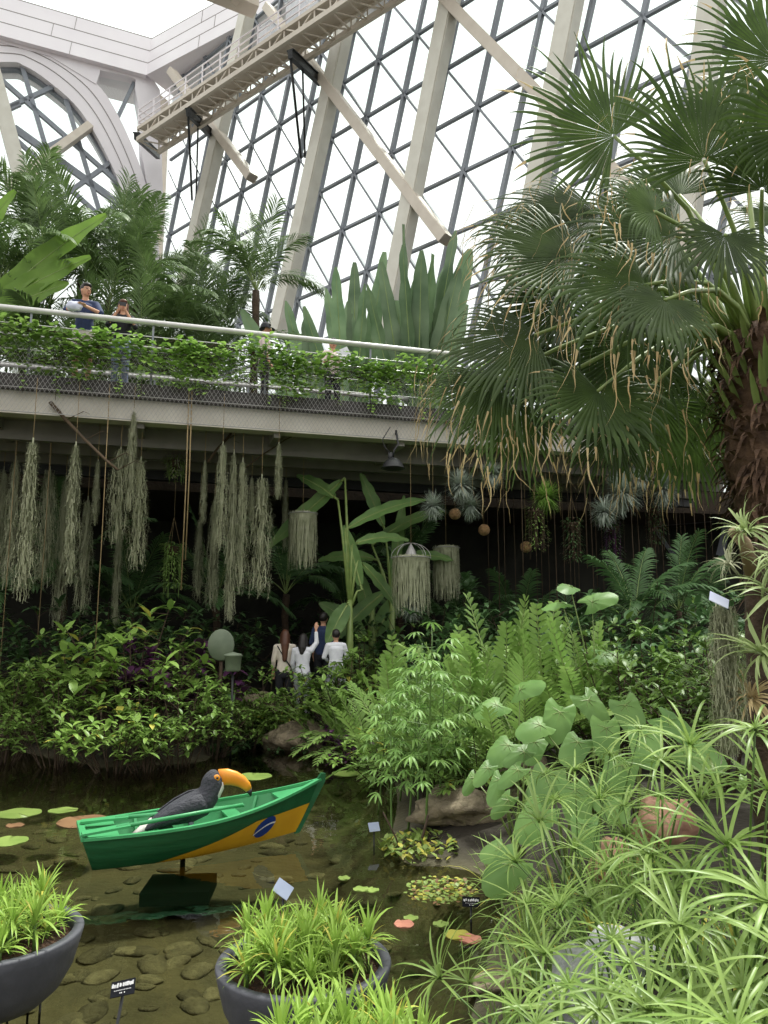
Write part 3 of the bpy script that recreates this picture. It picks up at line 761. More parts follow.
# ---------- fan palm leaf ----------
def fan_leaf(mb, hub, ax, nrm, Rad, span=150, nseg=38, sag=.25, split=.5, tip=.5, dry=.4, rn=R, dang=10):
    hub = V(hub); ax = V(ax).normalized(); nrm = V(nrm); nrm = (nrm - ax * nrm.dot(ax)).normalized(); s = ax.cross(nrm)
    st = math.radians(span) * 2 / nseg; K = 4; r0_ = .02
    def pos(a, r, lift):
        c = math.cos(a); cc = (1 - .22 * (abs(a) / math.pi) ** 2)
        q = ax * c * r * cc + s * math.sin(a) * r * cc + nrm * lift
        return q - Z * sag * Rad * (r / Rad) ** 2 * .8 + nrm * .12 * Rad * (1 - (1 - r / Rad) ** 2) * 0
    for i in range(nseg):
        a = -math.radians(span) + st * (i + .5); Ls = Rad * (.86 + .14 * math.cos(a)) * rn.uniform(.82, 1.1); rs = Ls * split * rn.uniform(.8, 1.15); a += rn.uniform(-.12, .12) * st
        vs = []; fs = []; ms = []
        for j in range(K + 1):
            r = r0_ + (rs - r0_) * j / K; h = st * r * .42
            vs += [hub + pos(a - st / 2, r, 0), hub + pos(a, r, h), hub + pos(a + st / 2, r, 0)]
        for j in range(K): b = j * 3; fs += [(b, b + 1, b + 4, b + 3), (b + 1, b + 2, b + 5, b + 4)]; ms += [0, 0]
        w0 = (vs[-1] - vs[-3]).length; p = vs[-2].copy(); d = (pos(a, rs + .01, 0) - pos(a, rs, 0)).normalized(); sd = (vs[-1] - vs[-3]).normalized()
        d0 = 5; Lr = Ls - rs; M = 6; tp = tip * rn.uniform(.4, 1.9); jit = V((rn.uniform(-.07, .07), rn.uniform(-.07, .07), 0)); isdry = rn.random() < dry
        for j in range(1, M + 1):
            t = j / M; p = p + d * Lr / M; hz = math.hypot(d.x, d.y); d = (d - Z * (tp * (t ** 1.2) * .55) * (hz + .1) + jit).normalized()
            wd = w0 / 2 * (1 - t) ** .75 + .0015; u_ = sd.cross(d).normalized()
            c = p.copy(); h = wd * .5
            vs += [c - sd * wd - u_ * 0, c + u_ * h * (1 if u_.dot(nrm) > 0 else -1), c + sd * wd]
            b = (K + j - 1) * 3; fs += [(b, b + 1, b + 4, b + 3), (b + 1, b + 2, b + 5, b + 4)]; k_ = 1 if (isdry and t > .7) else 0; ms += [k_, k_]
        base = len(mb.v); mb.v.extend(tuple(q) for q in vs)
        for f, m_ in zip(fs, ms): mb.f.append(tuple(x + base for x in f)); mb.m.append(m_)
        if rn.random() < 1.8 * dang / nseg:      # dry thread dangling from the tip
            mb.ribbon(p, d * .6 - Z, rn.uniform(.10, .30) * Rad / .6, rn.uniform(.007, .016), 7, .8, mi=1, wob=.30, rn=rn, prof='grass')
# =============== ROCKS AND STONES ===============
def rock(label, px, py, z, r, seed, m=M_stone, name='rock', group='rocks along the pond edge', rz=0):
    g = G(px, py, z); q = lump(seed, r, 22, .42, 1.5)
    return solo(name, q.mesh(name, m), label, 'rock', (g.x, g.y, gz(g.x, g.y) + r[2] * .3), rz, group)
rock('flat tan rock at the far pond edge left of the visitors', 266, 731, .05, (.75, .4, .36), 1)
rock('wide tan rock at the far water edge below the visitors', 314, 746, .05, (.72, .4, .3), 2)
rock('small tan rock at the far left pond edge by the shrubs', 8, 738, .1, (.5, .4, .3), 3)
rock('dark rock between the two tan rocks at the far edge', 285, 742, .03, (.5, .3, .14), 4, M_rock)
rock('large brown rock behind the slender palmate plants', 466, 824, .12, (.5, .32, .19), 5)
rock('brown rock right of the large brown rock under the taro leaves', 512, 808, .15, (.4, .3, .22), 6)
rock('rounded brown rock behind the slender palmate plants at left of the taro', 440, 756, .3, (.45, .4, .3), 12)
rock('pale grey granite boulder at the bottom under the sedges', 578, 978, .3, (.16, .13, .22), 7, M_granite)
rock('second grey granite boulder behind the first under the sedges', 625, 962, .3, (.18, .14, .2), 8, M_granite)
rock('low flat brown stone at the bottom water edge', 503, 997, .0, (.16, .10, .06), 9)
M_pink = mat('reddish_sandstone', '#b08a72', '#94705c', rough=.85, scale=4, bump=.6, rnd=.1)
rock('reddish sandstone boulder half hidden behind the sedges', 665, 850, .35, (.2, .16, .24), 10, M_pink)
rock('reddish stone lying left of the sandstone boulder', 612, 866, .3, (.16, .14, .18), 11, M_pink)
SUB = [lump(20 + i, (.13, .10, .05), 8, .3, 1.2).mesh('stone', M_wet) for i in range(6)]
r = U(5); n = 0
while n < 290:
    px = r.uniform(-60, 500); py = r.uniform(770, 1060); g = G(px, py, -.35)
    if sdist(g.x, g.y) > -.25: continue
    s = r.uniform(.35, 1.25); solo('submerged_stone', SUB[n % 6], 'rounded brown stone lying on the pond bed under clear water', 'stone', (g.x, g.y, gz(g.x, g.y) + .0), r.uniform(0, 6), 'stones on the pond bed', (s, s * .85, s * .6)); n += 1

# =============== BOAT ===============
M_gr = mat('green_boat_paint', '#1f5e39', '#1a5230', rough=.42, scale=3, bump=.12, stretch=(1, 6, 6))
M_grl = mat('light_green_boat_paint', '#469a64', '#3c8d58', rough=.4, scale=3, bump=.1)
M_yel = mat('yellow_flag_paint', '#dba925', '#cf9b20', rough=.5, scale=5)
M_blue = mat('blue_flag_disc', '#123a8c', '#10347f', rough=.5)
M_white = mat('white_flag_band', '#e6e8ea', rough=.5)
A = G(93, 866, 0); Bq = G(296, 842, 0); hd = (Bq - A).normalized(); nplane = V((-hd.y, hd.x, 0))
tip = onplane(320, 774, A, nplane)
Lk = (Bq - A).length; Lt = (V((tip.x, tip.y, 0)) - A).length; ztip = tip.z
boat = thing('rowing_boat', 'green wooden rowing boat with yellow bow and blue disc standing in the pond', 'boat', A, math.atan2(hd.y, hd.x))
def zk(s): return .0 + .075 * s ** 2 + .02
def zg(s): return .285 + .03 * s + (ztip - .36) * s ** 2.6
def hb(s): return (.27 + .12 * math.sin(math.pi * min(1, s * .9 + .1))) * (1 - max(0, (s - .42) / .58) ** 1.9) + .006
def side(s, t, sg, off=0.0):
    xk = s * Lk; xt = -.10 * (1 - s) + s * Lt; b = hb(s); bb = b * (.62 - .2 * s); 
    y = bb + (b - bb) * (t ** .75) + .012 * math.sin(t * math.pi)
    return V((xk + (xt - xk) * t, sg * (y + off), zk(s) + (zg(s) - zk(s)) * t))
N = 44; K = 9; mb = MB(); mi_ = MB()
for sg in (-1, 1):
    for m_, off in ((mb, 0), (mi_, -.02)):
        vs = []
        for i in range(N + 1):
            for k in range(K + 1):
                st = .006 * (1 - (k * 3 / K) % 1) if off == 0 else 0      # clinker step
                p = side(i / N, k / K, sg, off + st * (1 if i < N else 0)); 
                if off and i == N: p.y = 0
                vs.append(p)
        fs = [(i * (K + 1) + k, (i + 1) * (K + 1) + k, (i + 1) * (K + 1) + k + 1, i * (K + 1) + k + 1) for i in range(N) for k in range(K)]
        m_.add(vs, fs)
bot = []
for i in range(N + 1): bot += [side(i / N, 0, -1), side(i / N, 0, 1)]
mb.add(bot, [(2 * i, 2 * i + 2, 2 * i + 3, 2 * i + 1) for i in range(N)])
mi_.add([p + Z * .03 for p in bot], [(2 * i, 2 * i + 2, 2 * i + 3, 2 * i + 1) for i in range(N)])
part('hull', mb.mesh('hull', M_gr), boat); part('inner_lining', mi_.mesh('lining', M_grl), boat)
mb = MB(); tp = [side(0, t / 8, 1) for t in range(9)] + [side(0, t / 8, -1) for t in range(8, -1, -1)]
mb.prism([p + V((-.02, 0, 0)) for p in tp], (.04, 0, 0)); part('transom', mb.mesh('transom', M_gr, False), boat)
for sg in (-1, 1):
    mb = MB()
    for i in range(N): mb.bar(side(i / N, 1, sg, -.006), side((i + 1) / N, 1, sg, -.006), .042, .022)
    part('gunwale', mb.mesh('gunwale', M_grl, False), boat)
mb = MB(); mb.bar(side(0, 1, -1), side(0, 1, 1), .05, .03); part('transom_cap', mb.mesh('cap', M_grl, False), boat)
mb = MB(); a = side(1, 0, 1); a.y = 0; b = side(1, 1, 1); b.y = 0
mb.prism([a + V((-.02, -.018, -.02)), a + V((.03, -.018, -.01)), b + V((.045, -.018, -.02)), b + V((.05, -.018, .05)), b + V((.01, -.018, .055)), b + V((-.03, -.018, 0))], (0, .036, 0)); part('stem_post', mb.mesh('stem', M_gr, False), boat)
def deckpiece(s0, s1, dz, name, t_=.02, n=8):
    mb = MB(); top = []
    for i in range(n + 1):
        s = s0 + (s1 - s0) * i / n; a = side(s, dz, -1, -.022); b = side(s, dz, 1, -.022)
        if a.y > b.y: a.y = b.y = 0
        top += [a, b, a - Z * t_, b - Z * t_]
    fs = []
    for i in range(n): q = i * 4; fs += [(q, q + 1, q + 5, q + 4), (q + 2, q + 6, q + 7, q + 3)]
    fs += [(0, 2, 3, 1), (n * 4, n * 4 + 1, n * 4 + 3, n * 4 + 2)]
    mb.add(top, fs); return part(name, mb.mesh(name, M_grl, False), boat)
deckpiece(.01, .13, .92, 'stern_seat'); deckpiece(.30, .36, .72, 'thwart'); deckpiece(.60, .66, .72, 'thwart'); deckpiece(.80, .985, .96, 'bow_deck')
for s in (.22, .46, .74):
    mb = MB()
    for sg in (-1, 1): mb.bar(side(s, .05, sg, -.03), side(s, .95, sg, -.03), .025, .02)
    part('rib', mb.mesh('rib', M_grl, False), boat)
# painted flag: yellow field, blue disc, white band
def bnd(s): return (s - .26) / (.70 - .26) * .66 if s < .70 else .66 - (s - .70) * .35
mb = MB(); vs = []; M_ = 40; k2 = 8
for i in range(M_ + 1):
    s = .26 + (.995 - .26) * i / M_
    for k in range(k2 + 1): vs.append(side(s, bnd(s) * k / k2, -1, .010))
mb.add(vs, [(i * (k2 + 1) + k, (i + 1) * (k2 + 1) + k, (i + 1) * (k2 + 1) + k + 1, i * (k2 + 1) + k + 1) for i in range(M_) for k in range(k2)])
fl = part('yellow_flag_panel', mb.mesh('panel', M_yel), boat, 'yellow painted field covering the lower bow')
def disc(cs, ct, rx, off, inner=None):
    vs = [side(cs, ct, -1, off)]; n = 36
    for k in range(n): a = 2 * math.pi * k / n; vs.append(side(cs + math.cos(a) * rx / Lk, ct + math.sin(a) * rx / (zg(cs) - zk(cs)), -1, off))
    return vs, [(0, 1 + k, 1 + (k + 1) % n) for k in range(n)]
mb = MB(); mb.add(*disc(.765, .40, .088, .014)); bd = part('blue_disc', mb.mesh('disc', M_blue), boat, 'blue disc painted on the yellow field')
mb = MB(); vs = []
for i in range(17):
    a = -1 + 2 * i / 16; x = a * .086; zc = .012 + .03 * a - .028 * a * a; h = zg(.765) - zk(.765)
    for dz in (-.008, .008): vs.append(side(.765 + x / Lk, .40 + (zc + dz) / h, -1, .018))
mb.add(vs, [(2 * i, 2 * i + 2, 2 * i + 3, 2 * i + 1) for i in range(16)]); part('white_band', mb.mesh('band', M_white), bd)
# stand
t = thing('boat_stand', 'dark square stand under the water below the green boat', 'stand', A + hd * .72 + Z * -.30, math.atan2(hd.y, hd.x) - .35)
mb = MB(); mb.box((0, -.1, .06), (.55, .5, .10)); part('base', mb.mesh('base', mat('dark_green_slab', '#111a15', '#0c120e', rough=.8), False), t)
mb = MB(); mb.tube([(0, 0, .1), (0, 0, .34)], .022, 8); part('post', mb.mesh('post', M_black), t)
# oar
t = thing('oar', 'light green wooden oar lying along the near side of the boat', 'oar', A, math.atan2(hd.y, hd.x))
a = side(.02, 1, -1) + V((-.06, .05, .035)); b = side(.62, 1, -1) + V((0, .12, .05))
mb = MB(); mb.tube([lerp(a, b, .2), b], [.017, .014], 10); part('shaft', mb.mesh('shaft', M_grl), t)
mb = MB(); mb.bar(a, lerp(a, b, .28), .11, .018); part('blade', mb.mesh('blade', M_grl, False), t)
t = thing('oar', 'light green wooden oar lying inside the boat on the stern seat and thwart', 'oar', A, math.atan2(hd.y, hd.x))
a = side(.02, 1, 1) + V((-.04, -.14, .03)); b = side(.66, .86, 1) + V((0, -.3, .03))
mb = MB(); mb.tube([lerp(a, b, .2), b], [.017, .014], 10); part('shaft', mb.mesh('shaft', M_grl), t)
mb = MB(); mb.bar(a, lerp(a, b, .28), .10, .018); part('blade', mb.mesh('blade', M_grl, False), t)

# =============== TOUCAN ===============
M_tb = mat('charcoal_plumage', '#3b3c44', '#2f3037', rough=.75, scale=14, bump=.5, stretch=(1, 3, 1))
M_tw = mat('off_white_plumage', '#d8d5ce', '#c7c4bd', rough=.7, scale=12)
M_bill = mat('orange_bill', '#e89a2c', '#d97f1c', rough=.4, scale=3)
M_tip = mat('black_bill_tip', '#1a1718', rough=.4)
tp_ = onplane(190, 838, A + nplane * .02, nplane)
tou = thing('toucan_statue', 'large charcoal toucan statue with orange bill perched in the green boat', 'toucan', tp_, math.atan2(hd.y, hd.x) - .12)
k = 1.14
def loft(mb, secs, n=20, mi=None):
    vs = []
    for i, (x, z, ry, rz_) in enumerate(secs):
        a = secs[max(0, i - 1)]; b = secs[min(len(secs) - 1, i + 1)]; d = V((b[0] - a[0], 0, b[1] - a[1])).normalized(); u = V((-d.z, 0, d.x))
        for j in range(n): t = 2 * math.pi * j / n; vs.append(V((x, 0, z)) + V((0, 1, 0)) * math.cos(t) * ry + u * math.sin(t) * rz_)
    mb.add([p * k for p in vs], [(i * n + j, i * n + (j + 1) % n, (i + 1) * n + (j + 1) % n, (i + 1) * n + j) for i in range(len(secs) - 1) for j in range(n)] + [tuple(reversed(range(n))), tuple(range((len(secs) - 1) * n, len(secs) * n))], mi)
mb = MB(); loft(mb, [(-.33, .10, .01, .01), (-.30, .115, .035, .03), (-.22, .15, .065, .055), (-.12, .185, .095, .085), (-.02, .215, .115, .105), (.07, .25, .112, .105), (.12, .30, .095, .09), (.142, .345, .08, .082), (.152, .39, .075, .085), (.155, .43, .07, .075), (.155, .465, .052, .05), (.155, .487, .02, .02)])
part('body', mb.mesh('body', M_tb), tou)
for sg in (-1, 1):
    mb = MB(); vs = []; n = 20
    prof = [(.11, .24, .05), (.06, .26, .085), (-.02, .235, .10), (-.12, .20, .085), (-.22, .155, .06), (-.31, .11, .03), (-.36, .085, .006)]
    for i, (x, z, h) in enumerate(prof):
        for j in range(7): 
            q = (j / 6 - .5) * 2; yy = (.118 if i < 4 else .118 - .028 * (i - 3)) * (1 - .35 * q * q) + .012; vs.append(V((x, sg * yy * (1 if i else .9), z + h * q * .85)) * k)
    mb.add(vs, [(i * 7 + j, i * 7 + j + 1, (i + 1) * 7 + j + 1, (i + 1) * 7 + j) for i in range(6) for j in range(6)])
    wg = part('wing', mb.mesh('wing', M_tb), tou)
    so = wg.modifiers.new('thick', 'SOLIDIFY'); so.thickness = .012
mb = MB(); loft(mb, [(-.27, .125, .055, .045), (-.33, .10, .062, .035), (-.38, .075, .055, .02), (-.42, .055, .03, .008)], 14); part('tail_covert', mb.mesh('covert', M_tw), tou, 'off-white tail patch')
mb = MB(); loft(mb, [(-.30, .085, .035, .012), (-.44, .04, .045, .010), (-.52, .01, .04, .006)], 12); part('tail', mb.mesh('tail', M_tb), tou)
mb = MB(); loft(mb, [(.13, .27, .06, .05), (.175, .315, .062, .05), (.20, .36, .05, .045), (.205, .40, .045, .035)], 16); part('throat', mb.mesh('throat', M_tw), tou, 'off-white throat patch')
mb = MB(); loft(mb, [(.20, .425, .035, .066), (.26, .430, .036, .062), (.32, .415, .033, .055), (.375, .388, .028, .046), (.415, .352, .021, .036), (.434, .322, .016, .026)], 16); bl = part('bill', mb.mesh('bill', M_bill), tou)
mb = MB(); loft(mb, [(.432, .324, .0165, .0265), (.445, .298, .010, .016), (.450, .275, .003, .004)], 12); part('bill_tip', mb.mesh('tip', M_tip), bl, 'black tip')
for sg in (-1, 1):
    mb = MB(); mb.ball(V((.178, sg * .058, .435)) * k, (.026 * k, .012, .026 * k), 8, mi=0); mb.ball(V((.182, sg * .066, .437)) * k, (.011, .009, .011), 6, mi=1)
    part('eye', mb.mesh('eye', [M_bill, M_tip]), tou)
for sg in (-1, 1):
    mb = MB(); mb.tube([V((.0, sg * .05, .13)) * k, V((.01, sg * .05, .0)) * k - Z * .06], [.022, .014], 8)
    for a in (-.5, 0, .5): mb.tube([V((.01, sg * .05, 0)) * k - Z * .055, V((.01, sg * .05, 0)) * k + V((math.cos(a) * .06, math.sin(a) * .06, -.06))], [.010, .005], 5)
    part('leg', mb.mesh('leg', mat('grey_leg', '#7d8590', rough=.6)), tou)

# =============== BOWL PLANTERS ===============
def bowl(label, px, py, zr, Rb, H, ntuft, plab, grp, seed, pose=None, legs=True):
    g = G(px, py, zr); t = thing('bowl_planter', label, 'planter', (g.x, g.y, zr - H), 0, 'round bowl planters standing in the pond'); r = U(seed)
    mb = MB(); mb.lathe([(.0, 0), (Rb * .45, .0), (Rb * .62, .03), (Rb * .78, .09), (Rb * .90, .18), (Rb * .97, H - .05), (Rb, H), (Rb - .005, H + .012), (Rb - .05, H + .008), (Rb - .055, H - .03), (Rb * .86, H * .6)], 56)
    part('bowl', mb.mesh('bowl', M_bowl), t)
    mb = MB(); mb.lathe([(0, H - .02), (Rb * .5, H - .02), (Rb - .05, H - .045)], 40); part('soil', mb.mesh('soil', M_mulch), t)
    if legs:
        for k in range(3):
            mb = MB(); a = k * 2.09 + .5
            for o in (-.03, .03): mb.tube([(math.cos(a) * Rb * .5 + o, math.sin(a) * Rb * .5, .02), (math.cos(a) * Rb * .5 + o, math.sin(a) * Rb * .5, -.52)], .006, 5)
            part('leg', mb.mesh('leg', M_black), t)
    k = 0
    while k < ntuft:
        a = k * 2.39996; rad = math.sqrt((k + .5) / ntuft) * (Rb - .10); s = r.uniform(.9, 1.3)
        solo_t = plant2('ribbon_plant', plab, 'plant', TUFT[k % 4], (g.x + math.cos(a) * rad, g.y + math.sin(a) * rad, zr - .04), r.uniform(0, 6), grp, s); k += 1
bowl('dark grey bowl planter at the left edge filled with ribbon-leaved plants', -8, 935, .40, .43, .34, 34, 'green ribbon-leaved plant growing in the left bowl planter', 'ribbon plants in the left bowl', 1)
bowl('dark grey bowl planter in the middle of the pond filled with ribbon-leaved plants', 304, 962, .36, .41, .34, 36, 'green ribbon-leaved plant growing in the middle bowl planter', 'ribbon plants in the middle bowl', 2)
bowl('dark grey bowl planter nearest the viewer, mostly below the bottom of the photo', 352, 1085, .50, .36, .34, 36, 'bright ribbon-leaved plant growing in the nearest bowl planter at the bottom', 'ribbon plants in the nearest bowl', 3)

# =============== SIGNS ===============
M_sign = mat('black_label_plate', '#16181e', rough=.8, spec=.2); M_ink = mat('white_lettering', '#e8e8ea', rough=.6); M_signb = mat('blue_grey_label_plate', '#8f9bb5', '#a3adc4', rough=.35)
def sign(label, px, py, Y, w, h, basez, tilt=(.5, 0, 0), lean=0.0, m=None, ink=True, foot=None, name='plant_label'):
    c = P(px, py, Y); f = foot or V((c.x - lean, c.y + .02, basez)); t = thing(name, label, 'sign', f, 0, 'small plant labels'); c = c - f
    mb = MB(); mb.tube([(0, 0, 0), c + V((0, .012, -h * .2))], .0065, 6); part('stake', mb.mesh('stake', M_black), t)
    import mathutils
    E_ = mathutils.Euler((math.pi / 2 - tilt[0], tilt[1], tilt[2])).to_matrix(); mb = MB(); mb.box(c, (w, h, .006), E_)
    pl = part('plate', mb.mesh('plate', m or M_sign, False), t)
    if ink:
        mb = MB(); r = U(int(px)); 
        for row, hh, x0, x1 in ((.20, .20, -.42, .42), (-.12, .05, -.34, .36), (-.30, .09, -.10, .14)):
            x = x0
            while x < x1:
                ww = r.uniform(.05, .09) if hh > .15 else r.uniform(.03, .05)
                if hh > .15:
                    for q in range(3): mb.box(c + E_ @ V(((x + r.uniform(0, ww * .6)) * w, (row + r.uniform(-.5, .5) * hh * .8) * h, .0045)), (ww * w * .8 if q else .008, .009 if q else hh * h, .001), E_)
                else: mb.box(c + E_ @ V(((x + ww / 2) * w, row * h, .0045)), (ww * w, hh * h * .8, .001), E_)
                x += ww + (.03 if r.random() < .8 else .09)
        part('lettering', mb.mesh('ink', M_ink, False), pl)
    return t
sign('small black plant label on a thin stake standing in the water at the bottom left', 123, 988, 3.1, .095, .052, -.42, (.6, -.25, -.15), .16)
sign('black plant label beside the floating leaves at the right bank', 471, 902, 5.4, .115, .06, -.15, (.3, .05, 0), .0)
sign('dark plant label at the left foot of the slender palmate plants', 374, 827, 7.2, .10, .08, -.35, (.6, 0, .4), .0, ink=False, m=M_signb)
sign('blue-grey plant label showing just behind the middle bowl planter', 283, 889, 4.6, .10, .08, -.4, (.7, .6, 0), 0, ink=False, m=M_signb)
sign('bluish plant label at the bottom left corner behind the left planter', 12, 930, 4.6, .09, .07, -.4, (.7, .4, 0), 0, ink=False, m=M_signb)

# =============== FLOATING LEAVES ===============
L_pad = leafmat('lily_pad', '#8a9e55', '#738a45', .1, .4); L_padb = leafmat('brown_lily_pad', '#8a6a4c', '#75583f', .1, .5); L_padp = leafmat('pinkish_lily_pad', '#c98d76', '#b57866', .1, .5)
def pad(label, px, py, rr, m, grp='floating lily pads', notch=True):
    g = G(px, py, 0); mb = MB(); n = 26; vs = [V((0, 0, .008))]
    for k in range(n + 1):
        a = .14 + (2 * math.pi - .28) * k / n; vs.append(V((math.cos(a) * rr, math.sin(a) * rr * .95, .008 + .004 * math.sin(a * 5))))
    mb.add(vs, [(0, 1 + k, 2 + k) for k in range(n)]); mb.prism([V((p.x * .98, p.y * .98, .0)) for p in vs[1:]], (0, 0, .005))
    return solo('lily_pad', mb.mesh('lily_pad', m), label, 'lily pad', (g.x, g.y, .002), px, grp)
for a in (('round green lily pad, left one behind the left planter', 18, 814, .24, L_pad), ('smaller green lily pad right of the round one by the boat', 63, 811, .15, L_pad), ('brown lily pad floating at the stern of the boat', 84, 822, .27, L_padb), ('green lily pad just above the left planter plants', 8, 842, .18, L_pad), ('tiny brown lily pad left of the boat', 15, 826, .09, L_padb),
          ('dark green pad floating near the far bank behind the boat', 253, 777, .26, L_pad), ('oval pad floating behind the bow of the boat', 348, 774, .22, L_pad), ('small pad right of the bow of the boat', 366, 777, .12, L_pad),
          ('round pale pad below the floating leaf mat', 441, 925, .055, L_pad), ('pink and green pad below the leaf mat, left', 404, 925, .07, L_padp), ('green pad touching the pink pad', 411, 919, .05, L_pad), ('yellow pad below the plant label', 458, 936, .085, L_yellow), ('pinkish pad below the yellow pad', 470, 940, .075, L_padp),
          ('small round pad behind the middle planter, left one', 361, 890, .06, L_pad), ('small round pad behind the middle planter, right one', 372, 891, .055, L_pad), ('small pad above the middle planter plants', 344, 879, .05, L_pad)): pad(*a)
mb = MB(); r = U(3)
for k in range(330):
    a = r.uniform(0, 6.28); q = math.sqrt(r.random()); g = G(440 + math.cos(a) * q * 34, 893 + math.sin(a) * q * 13, 0); d = V((r.uniform(-1, 1), r.uniform(-1, 1), .15))
    mb.ribbon(g + Z * r.uniform(.005, .03), d, r.uniform(.03, .05), .035, 3, .2, prof='oval', fold=.2, mi=r.choice((0, 0, 0, 1, 2)))
for k in range(260):
    a = r.uniform(0, 6.28); q = math.sqrt(r.random()); g = G(420 + math.cos(a) * q * 42, 852 + math.sin(a) * q * 13, 0.02); d = V((r.uniform(-1, 1), r.uniform(-1, 1), .5))
    mb.ribbon(g + Z * r.uniform(.005, .08), d, r.uniform(.05, .09), .045, 3, .4, prof='oval', fold=.2, mi=r.choice((0, 0, 0, 1)))
tag(part('floating_leaves', mb.mesh('floating_leaves', [L_pad, L_yellow, L_padb])), 'mat of tiny floating leaves beside the plant label at the right bank', 'water plants', kind='stuff')
# driftwood sticks
for lb, pts, rr in (('bent bare stick rising from the floating leaves', [(405, 866), (418, 850), (424, 832), (428, 815)], .012), ('forked bare stick at the left of the palmate plants', [(400, 850), (396, 838), (388, 822), (383, 812)], .008)):
    mb = MB(); mb.tube([P(x, y, 6.9 + i * .02) for i, (x, y) in enumerate(pts)], rr, 6); solo('stick', mb.mesh('stick', M_bark), lb, 'stick')
# =============== PEOPLE ===============
SKIN = mat('skin', '#c89a7e', '#c08f73', rough=.6); HAIR = mat('dark_hair', '#1c1613', '#120e0c', rough=.5); HAIRB = mat('brown_hair', '#5b3826', '#4a2d1f', rough=.5)
LIP = mat('lip', '#9c5a50', rough=.5); EYEM = mat('eye_dark', '#1b1512', rough=.3)
def remesh(mb, name, m, vox):
    me = mb.mesh(name, m); o = bpy.data.objects.new(name + '_tmp', me); COL.objects.link(o)
    md = o.modifiers.new('r', 'REMESH'); md.mode = 'VOXEL'; md.voxel_size = vox; md.use_smooth_shade = True
    sm = o.modifiers.new('s', 'SMOOTH'); sm.iterations = 3; sm.factor = .5
    dg = bpy.context.evaluated_depsgraph_get(); n = bpy.data.meshes.new_from_object(o.evaluated_get(dg)); bpy.data.objects.remove(o); n.name = name
    n.materials.clear(); n.materials.append(m); return n
def cap(mb, pts, rs):
    mb.tube(pts, rs, 12)
    for p, r_ in zip(pts, rs): mb.ball(p, r_, 8)
def ell(mb, a, b, ra, rb, n=7):
    for i in range(n + 1):
        t = i / n; mb.ball(lerp(V(a), V(b), t), tuple(lerp(x, y, t) for x, y in zip(ra, rb)), 8)
